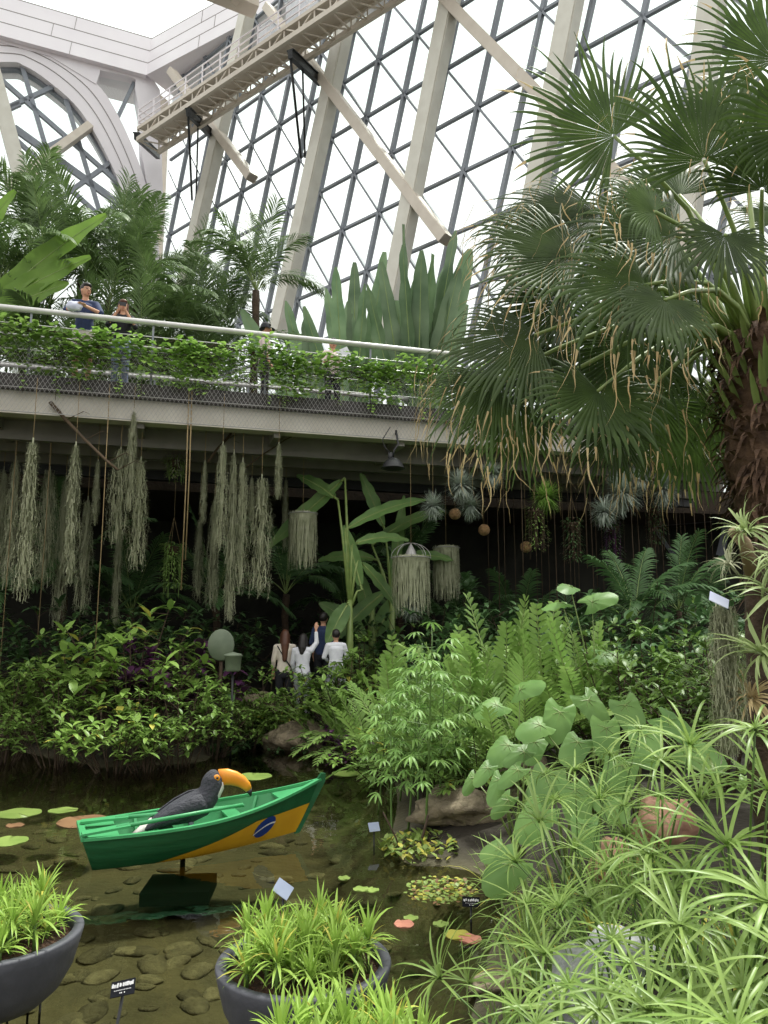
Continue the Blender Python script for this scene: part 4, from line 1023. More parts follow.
def figure(label, loc, rz, h, top, bottom, hair, el, wr, vox=.014, turn=0, tilt=0, longhair=0, sleeve=1.0, legs='trousers', hand=None, extra=None, group=None, slim=1.0, lean=0.0, skirt=False):
    t = thing('person', label, 'person', loc, rz, group, h / 1.75); Q = lambda x, y, z: V((x * slim, y + max(0, z - .95) * lean, z))
    sh = [Q(-.17, 0, 1.42), Q(.17, 0, 1.42)]; el = [V(e) for e in el]; wr = [V(e) for e in wr]
    b = MB()
    for s in (-1, 1):
        cap(b, [Q(s * .09, 0, .92), Q(s * .10, .02, .50), Q(s * .10, -.02, .09)], [.085, .055, .036]); cap(b, [Q(s * .10, -.04, .05), Q(s * .11, .14, .035)], [.04, .028])
    ell(b, Q(0, 0, .93), Q(0, 0, 1.12), (.15, .10, .09), (.12, .085, .08)); ell(b, Q(0, 0, 1.12), Q(0, 0, 1.36), (.12, .085, .08), (.16, .10, .09))
    cap(b, [sh[0], Q(0, 0, 1.45), sh[1]], [.05, .055, .05]); cap(b, [Q(0, 0, 1.42), Q(0, .015, 1.55)], [.055, .048])
    for i in range(2):
        cap(b, [sh[i], el[i], wr[i]], [.046, .036, .025]); d = (wr[i] - el[i]).normalized(); hd_ = V(hand[i]).normalized() if hand else d
        _, sd, up = frame_from(hd_); b.bar(wr[i], wr[i] + hd_ * .085, .075, .028, up)
        for q in range(4):
            o = wr[i] + hd_ * .08 + sd * (.027 - .018 * q); L = (.068, .078, .073, .055)[q]; cu = -up * .012
            cap(b, [o, o + hd_ * L * .5 + cu * .5, o + hd_ * L * .85 + cu * 2], [.0095, .009, .0075])
        o = wr[i] + hd_ * .03 + sd * .03; cap(b, [o, o + (sd * .7 + hd_ * .6) * .035, o + (sd * .5 + hd_) * .06], [.012, .010, .008])
    hc = Q(0, .02, 1.64); T = Matrix.Rotation(turn, 3, 'Z') @ Matrix.Rotation(tilt, 3, 'X')
    H = lambda x, y, z: hc + T @ V((x, y, z))
    b.ball(hc, (.075, .092, .112), 12, T); b.ball(H(0, .02, -.055), (.055, .062, .055), 10, T)
    cap(b, [H(0, .088, .015), H(0, .108, -.022)], [.010, .014]); b.ball(H(-.076, 0, -.01), (.012, .02, .03), 6, T); b.ball(H(.076, 0, -.01), (.012, .02, .03), 6, T)
    part('body', remesh(b, 'body', SKIN, min(vox, .011)), t)
    m = MB()
    for s in (-1, 1): m.ball(H(s * .03, .083, .015), (.012, .008, .006), 6, T)
    part('eyes', m.mesh('eyes', EYEM), t); m = MB(); m.ball(H(0, .082, -.06), (.022, .008, .007), 6, T); part('mouth', m.mesh('mouth', LIP), t)
    m = MB(); m.ball(H(0, -.022, .030), (.087, .094, .108), 12, T); m.ball(H(0, .03, .085), (.074, .068, .045), 10, T)
    if longhair:
        cap(m, [H(0, -.06, 0), H(0, -.085, -.16), Q(0, -.10, 1.60 - longhair)], [.075, .085, .05])
        for s in (-1, 1): cap(m, [H(s * .07, .0, .03), H(s * .078, .0, -.10), H(s * .07, -.02, -.2)], [.03, .03, .02])
    part('hair', remesh(m, 'hair', hair, .012), t)
    m = MB(); c = .018
    ell(m, Q(0, 0, .95), Q(0, 0, 1.14), (.168, .118, .08), (.142, .105, .08)); ell(m, Q(0, 0, 1.14), Q(0, 0, 1.35), (.142, .105, .08), (.18, .118, .095)); cap(m, [sh[0], Q(0, -.01, 1.43), sh[1]], [.065, .075, .065])
    for i in range(2):
        if sleeve <= 1: cap(m, [sh[i], lerp(sh[i], el[i], sleeve)], [.064, .056])
        else: cap(m, [sh[i], el[i], lerp(el[i], wr[i], sleeve - 1)], [.064, .052, .040])
    part('shirt', remesh(m, 'shirt', top, .012), t)
    m = MB(); ell(m, Q(0, 0, .86), Q(0, 0, 1.0), (.165, .115, .08), (.158, .112, .05))
    if skirt: m.tube([Q(0, 0, .98), Q(0, 0, .7), Q(0, 0, .45)], [.14, .22, .27], 18)
    for s in (-1, 1):
        if legs == 'shorts': cap(m, [Q(s * .09, 0, .92), Q(s * .10, .02, .56)], [.10, .085])
        else: cap(m, [Q(s * .09, 0, .92), Q(s * .10, .02, .50), Q(s * .10, -.01, .12)], [.10, .07, .06])
    part('shorts' if legs == 'shorts' else ('skirt' if skirt else 'trousers'), remesh(m, 'trousers', bottom, .014), t)
    for s in (-1, 1):
        m = MB(); cap(m, [Q(s * .10, -.05, .045), Q(s * .105, .05, .045), Q(s * .11, .16, .035)], [.045, .045, .036]); part('shoe', m.mesh('shoe', mat('dark_shoe', '#2b2a2c', rough=.6)), t)
    if extra: extra(t, H, T, Q)
    return t
NAVY = mat('navy_cloth', '#26365c', '#1f2d4e', rough=.8, scale=20); GREYS = mat('light_grey_shorts', '#c4bdb5', '#b3aca4', rough=.85, scale=14); BLACKC = mat('black_cloth', '#1b1c22', rough=.85)
DENIM = mat('pale_denim', '#8c96b4', '#7983a3', rough=.85, scale=18); CREAMC = mat('cream_cloth', '#ddd3c4', '#cfc5b6', rough=.85, scale=10); WHITEC = mat('white_cloth', '#dfe0e6', '#d2d3db', rough=.85, scale=10); PINKG = mat('pale_pink_cloth', '#cbbab6', rough=.85); GREYD = mat('grey_cloth', '#8d8f96', '#7c7e86', rough=.85, scale=14)
PAPER = mat('pale_folded_jacket', '#b9bdd2', '#d4d6e2', rough=.7, scale=6); M_phone = mat('black_phone', '#17171a', rough=.3)
def bp(px, v):          # point on the bridge deck under a pixel column, v metres behind the near railing
    g = G(px, 308 + px * .104, ZR); u = (g - r0).dot(dB); q = B(u, v, ZD); d = ray(px, 330)
    # slide along the bridge so that the column stays
    for _ in range(6): q = q + dB * ((d.x / d.y - q.x / q.y) * q.y)
    return q
def ex_man(t, H, T, Q):
    m = MB()
    for s in (-1, 1): m.tube([H(s * .034 + math.cos(a / 10 * 6.283) * .027, .100, .014 + math.sin(a / 10 * 6.283) * .02) for a in range(11)], .003, 5)
    m.tube([H(-.008, .102, .018), H(.008, .102, .018)], .003, 5)
    for s in (-1, 1): m.tube([H(s * .062, .1, .018), H(s * .082, .0, .012)], .003, 5)
    part('glasses', m.mesh('glasses', M_black), t)
q = bp(84, .30)
fw = math.atan2(-nB.y, -nB.x) - math.pi / 2      # local +Y turned towards the viewer side
figure('person in navy shirt, pale shorts and glasses leaning on the footbridge rail', q, fw, 1.90, NAVY, GREYS, HAIR, [(-.26, .20, 1.22), (.27, .18, 1.22)], [(-.02, .34, 1.27), (.10, .36, 1.27)], .011, turn=.6, sleeve=.95, legs='shorts', hand=[(1, .2, 0), (-.9, .1, .2)], extra=ex_man, lean=.06)
jk = lump(33, (.13, .06, .09), 12, .25, 2.0); c = q + Matrix.Rotation(fw, 3, 'Z') @ V((.14, .40, 1.33)); solo('folded_jacket', jk.mesh('jacket', PAPER), 'pale folded jacket held on the rail by the person in navy', 'jacket', c, fw)
q = bp(122, .28)
figure('person with long brown hair and black top holding up a phone on the footbridge', q, fw, 1.68, BLACKC, DENIM, HAIRB, [(-.24, .16, 1.20), (.24, .16, 1.20)], [(-.06, .28, 1.46), (.06, .28, 1.46)], .011, turn=.1, longhair=.35, sleeve=1.4, hand=[(.1, 0, 1), (-.1, 0, 1)], slim=.92)
c = q + Matrix.Rotation(fw, 3, 'Z') @ V((0, .31, 1.50)); m = MB(); m.box((0, 0, 0), (.14, .012, .07)); m.box((.04, .01, .01), (.03, .006, .03)); solo('phone', m.mesh('phone', M_phone, False), 'black phone held up by the person with brown hair', 'phone', c, fw)
def ex_hat(t, H, T, Q):
    m = MB(); m.lathe([(.0, .135), (.05, .13), (.09, .09), (.098, .02), (.102, .0)], 20, H(0, -.01, .0), M=T); m.lathe([(.096, .0), (.15, -.02), (.152, -.014), (.098, .01)], 20, H(0, .02, .01), M=T); part('cap', m.mesh('cap', BLACKC), t)
q = bp(265, .9)
figure('person in a dark cap and pale pink top walking on the footbridge behind the vines', q, fw + 1.4, 1.80, PINKG, BLACKC, HAIR, [(-.23, .02, 1.14), (.23, .02, 1.14)], [(-.22, .16, .95), (.22, .1, .92)], .014, sleeve=1.2, extra=ex_hat)
q = bp(333, .9)
figure('person with dark hair holding a white sheet behind the vines on the footbridge', q, fw, 1.62, PINKG, BLACKC, HAIR, [(-.22, .12, 1.16), (.22, .1, 1.16)], [(-.14, .3, 1.30), (.12, .28, 1.2)], .014, sleeve=.9)
c = q + Matrix.Rotation(fw, 3, 'Z') @ V((-.16, .42, 1.15)); m = MB(); m.box((0, 0, 0), (.24, .006, .30), Matrix.Rotation(.5, 3, 'Y')); m.box((0, -.004, 0), (.2, .003, .26), Matrix.Rotation(.5, 3, 'Y')); solo('paper_sheet', m.mesh('sheet', WHITEC, False), 'white sheet of paper held behind the vines on the footbridge', 'paper', c, fw)
def gp(px, Y, z=.42): p = P(px, 640, Y); return V((p.x, p.y, gz(p.x, p.y)))
def ex_bag(t, H, T, Q):
    m = MB(); m.tube([Q(-.15, -.06, 1.45), Q(0, -.135, 1.2), Q(.16, -.10, .98)], .012, 6); m.tube([Q(-.15, -.06, 1.45), Q(-.08, .12, 1.3), Q(.17, .08, .98)], .012, 6); m.bar(Q(.19, -.08, .85), Q(.19, .1, .85), .07, .2); part('shoulder_bag', m.mesh('bag', BLACKC), t)
figure('person with long dark hair, cream top and black shoulder bag on the far bank', gp(285, 14.6), .15, 1.62, CREAMC, BLACKC, HAIRB, [(-.22, .02, 1.15), (.22, .02, 1.15)], [(-.22, .12, .92), (.22, .12, .92)], .014, longhair=.42, sleeve=1.5, extra=ex_bag, group=None)
figure('person in a white shirt pointing up with a raised arm on the far bank', gp(303, 14.4), -.1, 1.55, WHITEC, GREYD, HAIR, [(-.22, .04, 1.15), (.27, .10, 1.58)], [(-.2, .15, .95), (.24, .16, 1.86)], .012, longhair=.22, sleeve=1.7, hand=[(0, 1, 0), (0, .1, 1)])
figure('person with black hair in a navy top behind the pointing person', gp(323, 15.3), -.2, 1.72, NAVY, BLACKC, HAIR, [(-.24, 0, 1.15), (.24, 0, 1.15)], [(-.22, .12, .92), (.22, .12, .92)], .014, sleeve=.95)
figure('person with a white shawl over a grey dress, rightmost of the far group', gp(336, 14.3), .2, 1.50, WHITEC, GREYD, HAIR, [(-.25, .02, 1.18), (.25, .02, 1.18)], [(-.12, .18, 1.08), (.12, .18, 1.08)], .014, sleeve=1.6, skirt=True)
# round green board on a post and a small bin-like box in the left planting
c = P(221, 645, 12.6); f = V((c.x, c.y, gz(c.x, c.y))); t = thing('round_board', 'grey-green round board on a post among the left shrubs', 'sign', f)
M_ol = mat('grey_green_board', '#6f7a66', '#5f6a58', rough=.7, scale=5)
m = MB(); m.tube([(0, .04, 0), (0, .04, c.z - f.z)], .03, 8); part('post', m.mesh('post', M_bark), t)
m = MB(); m.lathe([(0, -.02), (.24, -.02), (.255, 0), (.24, .02), (0, .02)], 28, (0, 0, c.z - f.z), M=Matrix.Rotation(math.pi / 2, 3, 'X'), sx=.85); part('board', m.mesh('board', M_ol), t)
c = P(233, 663, 12.2); f = V((c.x, c.y, gz(c.x, c.y))); t = thing('container', 'pale greenish lantern box on a thin post right of the round board', 'container', f)
m = MB(); m.tube([(0, 0, 0), (0, 0, c.z - f.z - .1)], .02, 6); part('post', m.mesh('post', M_black), t); m = MB(); m.lathe([(0, -.13), (.10, -.13), (.12, -.1), (.13, .1), (.15, .11), (.13, .14), (0, .17)], 14, (0, 0, c.z - f.z)); part('box', m.mesh('box', M_ol), t)
# =============== PLANTING ON THE TERRACE BEHIND THE BRIDGE ===============
ZT = 5.6
r = U(11)
hts = ['low', 'middling', 'tall', 'very tall']
AL = ((-45, 18.0, 5.6, 1.25), (-5, 17.4, 4.4, 1.2), (25, 19.5, 6.4, 1.3), (48, 18.0, 4.2, 1.2), (78, 19.4, 5.6, 1.3), (108, 18.6, 4.6, 1.25), (135, 20.4, 5.8, 1.3), (160, 18.6, 3.4, 1.2), (188, 20.0, 4.2, 1.25), (215, 19.0, 2.2, 1.2), (60, 17.2, 2.2, 1.15), (100, 17.6, 2.0, 1.15), (20, 17.0, 1.8, 1.15), (145, 17.9, 1.6, 1.15), (185, 18.2, 1.2, 1.1), (-20, 16.8, .8, 1.1), (60, 16.9, .2, 1.0), (115, 17.2, .3, 1.0), (165, 17.8, .2, 1.0), (230, 18.6, .3, 1.0), (210, 21.5, 4.4, 1.2), (285, 19.4, .4, .9), (320, 20.4, 1.6, 1.0))
for i, (px, Y, tr, sc) in enumerate(AL):
    p = P(px, 330, Y); rank = sum(1 for q in AL if q[0] < px)
    lb = '%s feather palm on the upper terrace, %s from the left of the palms' % (hts[min(3, int(tr / 1.9))], ['first', 'second', 'third', 'fourth', 'fifth', 'sixth', 'seventh', 'eighth', 'ninth', 'tenth', 'eleventh', 'twelfth', 'thirteenth', 'fourteenth', 'fifteenth', 'sixteenth', 'seventeenth', 'eighteenth', 'nineteenth', 'twentieth', 'twenty-first', 'twenty-second', 'twenty-third'][rank])
    fronded('feather_palm', lb, 'palm', ARECA[i % 3], (p.x, p.y, ZT), r.uniform(0, 6), 'feather palms on the terrace', sc, trunk=tr / sc, tr_r=.06)
p = P(256, 300, 18.5); fronded('tall_palm', 'arching palm with grey trunk on the terrace in front of the glass wall', 'palm', ARECA[1], (p.x, p.y, ZT), 2.0, None, 1.05, trunk=4.6, tr_r=.09)
p = P(335, 330, 20.5); fronded('feather_palm', 'bushy feather palm behind the big banana-like leaves', 'palm', ARECA[2], (p.x, p.y, ZT), 1.0, None, 1.0, trunk=.8)
# bird-of-paradise clump: each big leaf its own part
def bop(label, px, Y, specs, name='bird_of_paradise', z=ZT, m=L_bop, W=.62):
    p = P(px, 330, Y); t = thing(name, label, 'plant', (p.x, p.y, z)); rr = U(px)
    for (tx, ty, L, w_) in specs:
        tipw = P(tx, ty, Y + rr.uniform(-.7, .5)) - V((p.x, p.y, z)); d = tipw.normalized(); tot = tipw.length; L = tot * rr.uniform(.55, .8); w_ *= rr.uniform(.7, .95)
        mb = MB(); big_leaf(mb, (rr.uniform(-.1, .1), rr.uniform(-.1, .1), 0), d + Z * .04, L, w_, .14, rr.uniform(-.5, .5), tot - L, 18, .15, rr, nr=V((rr.uniform(-1.1, 1.1), -1, .2)), wav=.035, blunt=.45)
        part('leaf', mb.mesh('leaf', [m, L_petiole]), t)
    return t
bop('clump of tall upright banana-like leaves left of centre behind the bridge', 352, 18.2, [(322, 290, 2, .5), (338, 268, 2.2, .55), (365, 282, 2, .55), (352, 262, 2.2, .5), (385, 250, 2.4, .55), (300, 305, 1.8, .45), (345, 300, 1.6, .6)])
bop('largest clump of tall upright banana-like leaves behind the bridge by the fan palm', 412, 17.6, [(398, 246, 2.6, .62), (418, 250, 2.6, .6), (432, 255, 2.5, .6), (405, 226, 2.4, .3), (446, 262, 2.4, .62), (380, 262, 2.3, .55), (424, 272, 2.2, .5), (460, 268, 2.3, .6), (412, 280, 2.0, .62), (474, 250, 2.4, .7), (455, 232, 2.5, .7), (440, 300, 1.6, .6), (466, 305, 1.6, .6), (392, 300, 1.5, .6), (370, 285, 1.6, .5)])
bop('broad low banana-like leaves behind the bridge at the left of the upright clump', 330, 17.9, [(242, 312, 2.6, .5), (288, 300, 2.0, .5), (300, 318, 1.8, .55)])
p = P(-60, 300, 16.6); t = thing('banana_plant', 'banana plant at the left edge with large backlit leaves reaching over the bridge', 'plant', (p.x, p.y, ZT)); rr = U(4)
for (sx_, sy, tx, ty, w_, dr) in ((-30, 325, 100, 222, .62, .35), (-40, 330, 82, 262, .6, .3), (-40, 338, 60, 288, .55, .4), (-70, 300, 10, 200, .6, .2)):
    a = P(sx_, sy, 16.5) - p + V((0, 0, p.z - ZT)); b = P(tx, ty, 16.2) - p + V((0, 0, p.z - ZT)); d = b - a
    mb = MB(); big_leaf(mb, a, d.normalized() + Z * dr * .45, d.length * .98, w_, dr, 0, .3, 20, .14, rr, nr=V((.15, -1, .25)), wav=.03); mb.tube([(0, 0, 0), a * .6 + Z * .2, a], [.09, .05, .03], 6, 1)
    part('leaf', mb.mesh('leaf', [L_bananal, L_petiole]), t)

# vines on the bridge
vp = ['at the far left', 'below the person in navy', 'right of the brown haired person', 'left of the person in the cap', 'around the person in the cap', 'at the person with the sheet', 'below the tall banana leaves', 'left of the fan palm', 'behind the left fronds of the fan palm', 'hidden behind the fan palm', 'at the right end']
for i in range(11):
    u = -3.0 + i * 1.75; c = B(u, -.14, ZD + .66 + .04 * math.sin(i * 2))
    plant2('climbing_vine', 'leafy climbing vine on the bridge railing ' + vp[i], 'vine', VINE[i % 4], c, math.atan2(dB.y, dB.x), 'climbing vines along the bridge railing', (1, 1, 1.0 if i % 2 else 1.12))

# =============== UNDER THE BRIDGE: dark planting ===============
r = U(21)
k = 0
DARKPOS = ['under the left end of the bridge', 'under the bridge by the long moss strands', 'beside the purple shrub', 'behind the round board', 'behind the visitors', 'left of the banana leaves', 'behind the moss baskets', 'behind the round air plants', 'below the hanging roots', 'in the dark right of centre', 'behind the fan palm trunk', 'at the far right of the cave', 'right behind the taro', 'left of the fan palm trunk']
for i, (px, Y, sc, tr) in enumerate(((-20, 15.5, 1.1, 1.6), (60, 16.5, 1.2, 2.0), (130, 17.5, 1.1, 1.6), (215, 16.8, 1.1, 1.8), (285, 17.5, 1.1, 2.0), (345, 19, 1.0, 1.8), (400, 19, 1.2, 2.0), (465, 19, 1.0, 1.0), (520, 19.5, 1.1, 1.0), (575, 18, .9, .8), (636, 14.5, .85, 1.9), (700, 17, 1.0, 1.2), (600, 17.5, .8, 1.2), (680, 15, .8, 2.2))):
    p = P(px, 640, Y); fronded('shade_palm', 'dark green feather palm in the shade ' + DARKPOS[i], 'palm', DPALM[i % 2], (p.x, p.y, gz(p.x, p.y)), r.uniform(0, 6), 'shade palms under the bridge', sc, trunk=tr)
SP = ['at the far left', 'left below the moss strands', 'behind the left shrubs', 'at the foot of the wall on the left', 'left of the visitors', 'right behind the visitors', 'below the banana leaves', 'below the moss baskets', 'in the middle of the dark', 'right of the coconut balls', 'behind the single round leaf', 'far right behind the trunk', 'right of centre at the wall', 'beside the far palms', 'deep in the middle', 'deep at the right']
for i, (px, Y, sc) in enumerate(((-10, 14.5, 1.2), (50, 15, 1.3), (110, 15, 1.3), (170, 15.5, 1.3), (225, 16.5, 1.2), (375, 16, 1.1), (430, 15.5, 1.3), (480, 13.2, 1.1), (530, 13.5, 1.3), (560, 12, 1.0), (620, 12.2, 1.1), (700, 11, 1.1), (640, 14, 1.5), (740, 12, 1.4), (340, 19.5, 1.6), (480, 18.5, 1.8))):
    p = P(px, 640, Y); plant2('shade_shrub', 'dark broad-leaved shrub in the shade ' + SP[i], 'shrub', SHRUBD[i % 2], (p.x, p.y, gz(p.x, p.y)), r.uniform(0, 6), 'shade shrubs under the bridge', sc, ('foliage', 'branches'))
# banana plants under the bridge
def banana2(label, px, Y, leaves, m=L_banana):
    p = P(px, 640, Y); b = V((p.x, p.y, gz(p.x, p.y))); t = thing('banana_plant', label, 'plant', b); rr = U(px); mb = MB(); top = P(px, 600, Y) - b; mb.tube([(0, 0, 0), top * .6, top], [.09, .07, .05], 8); part('stem', mb.mesh('stem', L_petiole), t)
    for (sx_, sy, tx, ty, w_, dr, dy) in leaves:
        a = P(sx_, sy, Y) - b; c = P(tx, ty, Y + dy) - b; d = c - a; q = MB(); q.tube([top * .9, lerp(top, a, .6) + Z * .05, a], [.035, .028, .02], 5, 1)
        big_leaf(q, a, d.normalized() + Z * dr * .45, d.length, w_, dr, 0, .1, 18, .16, rr, nr=V((rr.uniform(-.4, .4), -.8, .6)), wav=.02); part('leaf', q.mesh('leaf', [m, L_petiole]), t)
banana2('banana plant with long strap leaves under the bridge in the centre', 350, 15.0, [(345, 478, 270, 546, .36, .05, .5), (338, 500, 300, 478, .3, .4, .3), (345, 530, 425, 500, .28, .5, .3), (352, 545, 405, 540, .26, .6, .3), (358, 560, 395, 610, .30, .5, .4), (350, 600, 330, 640, .34, .3, -.3), (362, 590, 345, 530, .28, .1, 0)])
banana2('banana plant with arching leaves behind the wire dome basket', 392, 16.0, [(372, 545, 440, 512, .28, .6, -.3), (385, 530, 362, 478, .30, .1, -.2), (388, 590, 340, 640, .34, .5, 0), (392, 590, 404, 500, .26, .1, 0), (378, 560, 322, 560, .30, .5, .2), (396, 560, 450, 560, .26, .6, 0)])
banana2('banana plant low between the visitors and the ferns', 372, 16.8, [(368, 640, 322, 606, .4, .5, 0), (372, 640, 402, 596, .4, .4, 0), (376, 650, 345, 660, .4, .6, 0), (372, 630, 360, 575, .34, .1, 0)])

# =============== HANGING MOSS, ROPES, ROOTS ===============
def yb(px, v): return bp(px, v).y
mp = [(16, 460, 600, 14, 13.5), (33, 443, 618, 22, 12.0), (50, 470, 602, 15, 14), (76, 446, 600, 20, 12.0), (88, 500, 625, 14, 14), (98, 462, 532, 9, 12.5), (121, 450, 556, 16, 12), (134, 412, 522, 13, 11.6), (141, 460, 580, 16, 12.2), (205, 462, 532, 8, 12.5), (223, 445, 565, 10, 12.2), (234, 455, 642, 16, 11.8), (243, 462, 606, 14, 12), (252, 478, 530, 8, 13), (262, 478, 612, 18, 11.9), (279, 444, 506, 10, 12), (215, 500, 620, 12, 14.2), (200, 520, 610, 12, 14.6), (4, 470, 590, 12, 14.5), (120, 520, 640, 12, 14.8), (66, 480, 640, 12, 14.8), (286, 480, 560, 8, 14.8)]
for i, (px, y0, y1, wd, Y) in enumerate(mp):
    Y = yb(px, -.125 if y0 < 450 else min(2.6, max(.3, (Y - 11.7) * .8)))
    a = P(px, y0, Y); b = P(px, y1, Y); L = a.z - b.z; k = wd / 2 * Y / F / .072
    o = thing('spanish_moss', '', 'hanging moss', a, r.uniform(0, 6), 'spanish moss strands under the bridge'); o['_px'] = px
    part('moss', MOSS[i % 4], o, M=Matrix.Diagonal((k, k, L / 1.6, 1)))
    m = MB(); z1 = (ZD - .45 if y0 >= 450 else ZD - .02) - a.z; m.tube([(0, 0, -.02), (0, 0, max(.05, z1))], .006, 4); part('cord', m.mesh('cord', M_rope), o)
    ln = 'long' if y1 - y0 > 140 else ('medium-length' if y1 - y0 > 90 else 'short'); wd_ = 'broad' if wd >= 16 else ('slim' if wd >= 11 else 'very thin')
    o['label'] = '%s %s strand of grey-green spanish moss under the bridge, number %d' % (wd_, ln, i)
del i
_ms = sorted([o for o in S.objects if o.name.startswith('spanish_moss')], key=lambda o: o['_px'])
_ord = ['first', 'second', 'third', 'fourth', 'fifth', 'sixth', 'seventh', 'eighth', 'ninth', 'tenth', 'eleventh', 'twelfth', 'thirteenth', 'fourteenth', 'fifteenth', 'sixteenth', 'seventeenth', 'eighteenth', 'nineteenth', 'twentieth', 'twenty-first', 'twenty-second']
for j, o in enumerate(_ms):
    o['label'] = o['label'].split(', number')[0] + ', ' + _ord[j] + ' from the left'; del o['_px']
def rope(label, px, y0, y1, Y, rr=.008, m=M_rope, name='rope', cat='rope', grp=None):
    v = -.125 if y0 < 420 else (Y - 8.8) / 4.7 * 2.4 + .3 if Y < 13.6 and grp else 1.0
    Y = yb(px, v); q = MB(); a = P(px, y0, Y); b = P(px, y1, Y); a.z = (ZD - .45) if v > 0 else ZD - .02; b.x = a.x; q.tube([V((0, 0, b.z - a.z)), V((.01, 0, (b.z - a.z) * .5)), V((0, 0, 0))], rr, 5); return solo(name, q.mesh(name, m), label, cat, a, 0, grp)
rope('pale rope hanging from the footbridge down to the left shrubs', 109, 400, 690, 11.2, .008)
rope('orange-brown twin rope hanging beside the purple shrub, left strand', 189, 392, 590, 12, .011); rope('orange-brown twin rope hanging beside the purple shrub, right strand', 192, 392, 560, 12, .011)
rope('thin brown rope at the far left under the bridge', 18, 420, 700, 12.2, .006); rope('thin brown rope between the left moss strands', 52, 425, 640, 12.5, .006)
cx_ = [545, 552, 560, 566, 574, 583, 592, 598, 605, 612, 620, 628, 634, 642, 650, 657, 664, 672, 680, 690, 700, 502, 512, 520, 533, 486, 496, 538, 570, 588, 616, 646, 676, 706]
for j, px in enumerate(cx_):
    Y = r.uniform(8.8, 13.5); rope('thin brown aerial root hanging in the dark right of centre', px, 455, r.uniform(560, 680), Y, r.choice((.005, .007, .010)), M_root, 'hanging_root', 'root', 'aerial roots hanging in the shade')
for lb, pts, rr_, Y in (('dark twisted branch slanting down from the bridge at the left', [(50, 402), (66, 420), (85, 440), (108, 462), (118, 470)], .035, 12.0), ('pale bare branch below the bridge right of the moss', [(245, 468), (262, 455), (285, 440), (305, 430)], .016, 12.0), ('dark branch slanting under the bridge in the middle', [(208, 462), (218, 448), (226, 440), (232, 432)], .03, 12.3)):
    m = MB(); Y = yb(pts[0][0], -.05 if pts[0][1] < 420 else .9); m.tube([P(x, y, Y + .1 * math.sin(i)) for i, (x, y) in enumerate(pts)], [rr_ * (1 - .12 * i) for i in range(len(pts))], 7)
    for i in range(1, len(pts)): a = P(*pts[i], Y + .1 * math.sin(i)); m.tube([a, a + V((.25, .1, .18)), a + V((.4, 0, .1))], [rr_ * .3, rr_ * .2, .003], 4)
    
    if pts[0][1] > 420: q_ = P(*pts[-1], Y + .1 * math.sin(len(pts) - 1)); m.tube([q_, V((q_.x, q_.y, ZD - .48))], .012, 5)
    solo('branch', m.mesh('branch', M_root), lb, 'branch')
def basket(label, px, y0, y1, hw, Y, dome, seed):
    Y = yb(px, Y); a = P(px, y0, Y); W = hw * Y / F; b = P(px, y1, Y); L = a.z - b.z; rr = U(seed); t = thing('moss_basket', label, 'hanging basket', a, 0, 'hanging moss baskets')
    m = MB(); n = 260
    for i in range(n):
        an = i * 2.4; q = W * (.92 if rr.random() < .75 else rr.uniform(.3, .9)); p = V((math.cos(an) * q, math.sin(an) * q, rr.uniform(-.03, .05))); ln = L * rr.uniform(.5, 1); K = 8; pts = [p]
        for j in range(K): p = p + V((rr.uniform(-.012, .012), rr.uniform(-.012, .012), -ln / K)); pts.append(p.copy())
        sd = V((-math.sin(an), math.cos(an), 0)) * .006; vs = []
        for q_ in pts: vs += [q_ - sd, q_ + sd]
        m.add(vs, [(2 * j, 2 * j + 1, 2 * j + 3, 2 * j + 2) for j in range(K)])
        for q_ in pts[::2]: m.ribbon(q_, V((rr.uniform(-1, 1), rr.uniform(-1, 1), -.3)), .045, .005, 2, .6)
    m.lathe([(0, .06), (W * .5, .05), (W * .95, .0), (W * .9, -.05), (0, -.06)], 20); part('moss', m.mesh('moss', L_moss), t)
    m = MB()
    if dome:
        for k in range(4):
            an = k * math.pi / 4; m.tube([(math.cos(an) * W * math.cos(q * math.pi / 12), math.sin(an) * W * math.cos(q * math.pi / 12), W * .75 * math.sin(q * math.pi / 12)) for q in range(13)], .006, 5)
        m.lathe([(.01, W * .72), (W * .2, W * .4), (W * .3, .05)], 10)
    m.tube([(math.cos(q * .4189) * W, math.sin(q * .4189) * W, 0) for q in range(16)], .008, 5); part('wire_frame', m.mesh('wire', M_mesh), t)
    m = MB(); m.tube([(0, 0, .05), (0, 0, ZD - .45 - a.z)], .005, 4); part('cord', m.mesh('cord', M_rope), t)
basket('moss basket hanging left of the banana leaves under the bridge', 303, 514, 570, 15, 1.2, False, 1)
basket('largest moss basket with a white wire dome hanging in the centre', 411, 558, 618, 20, .3, True, 2)
basket('dim moss basket hanging right of the wire dome basket', 446, 548, 602, 14, 1.6, False, 3)
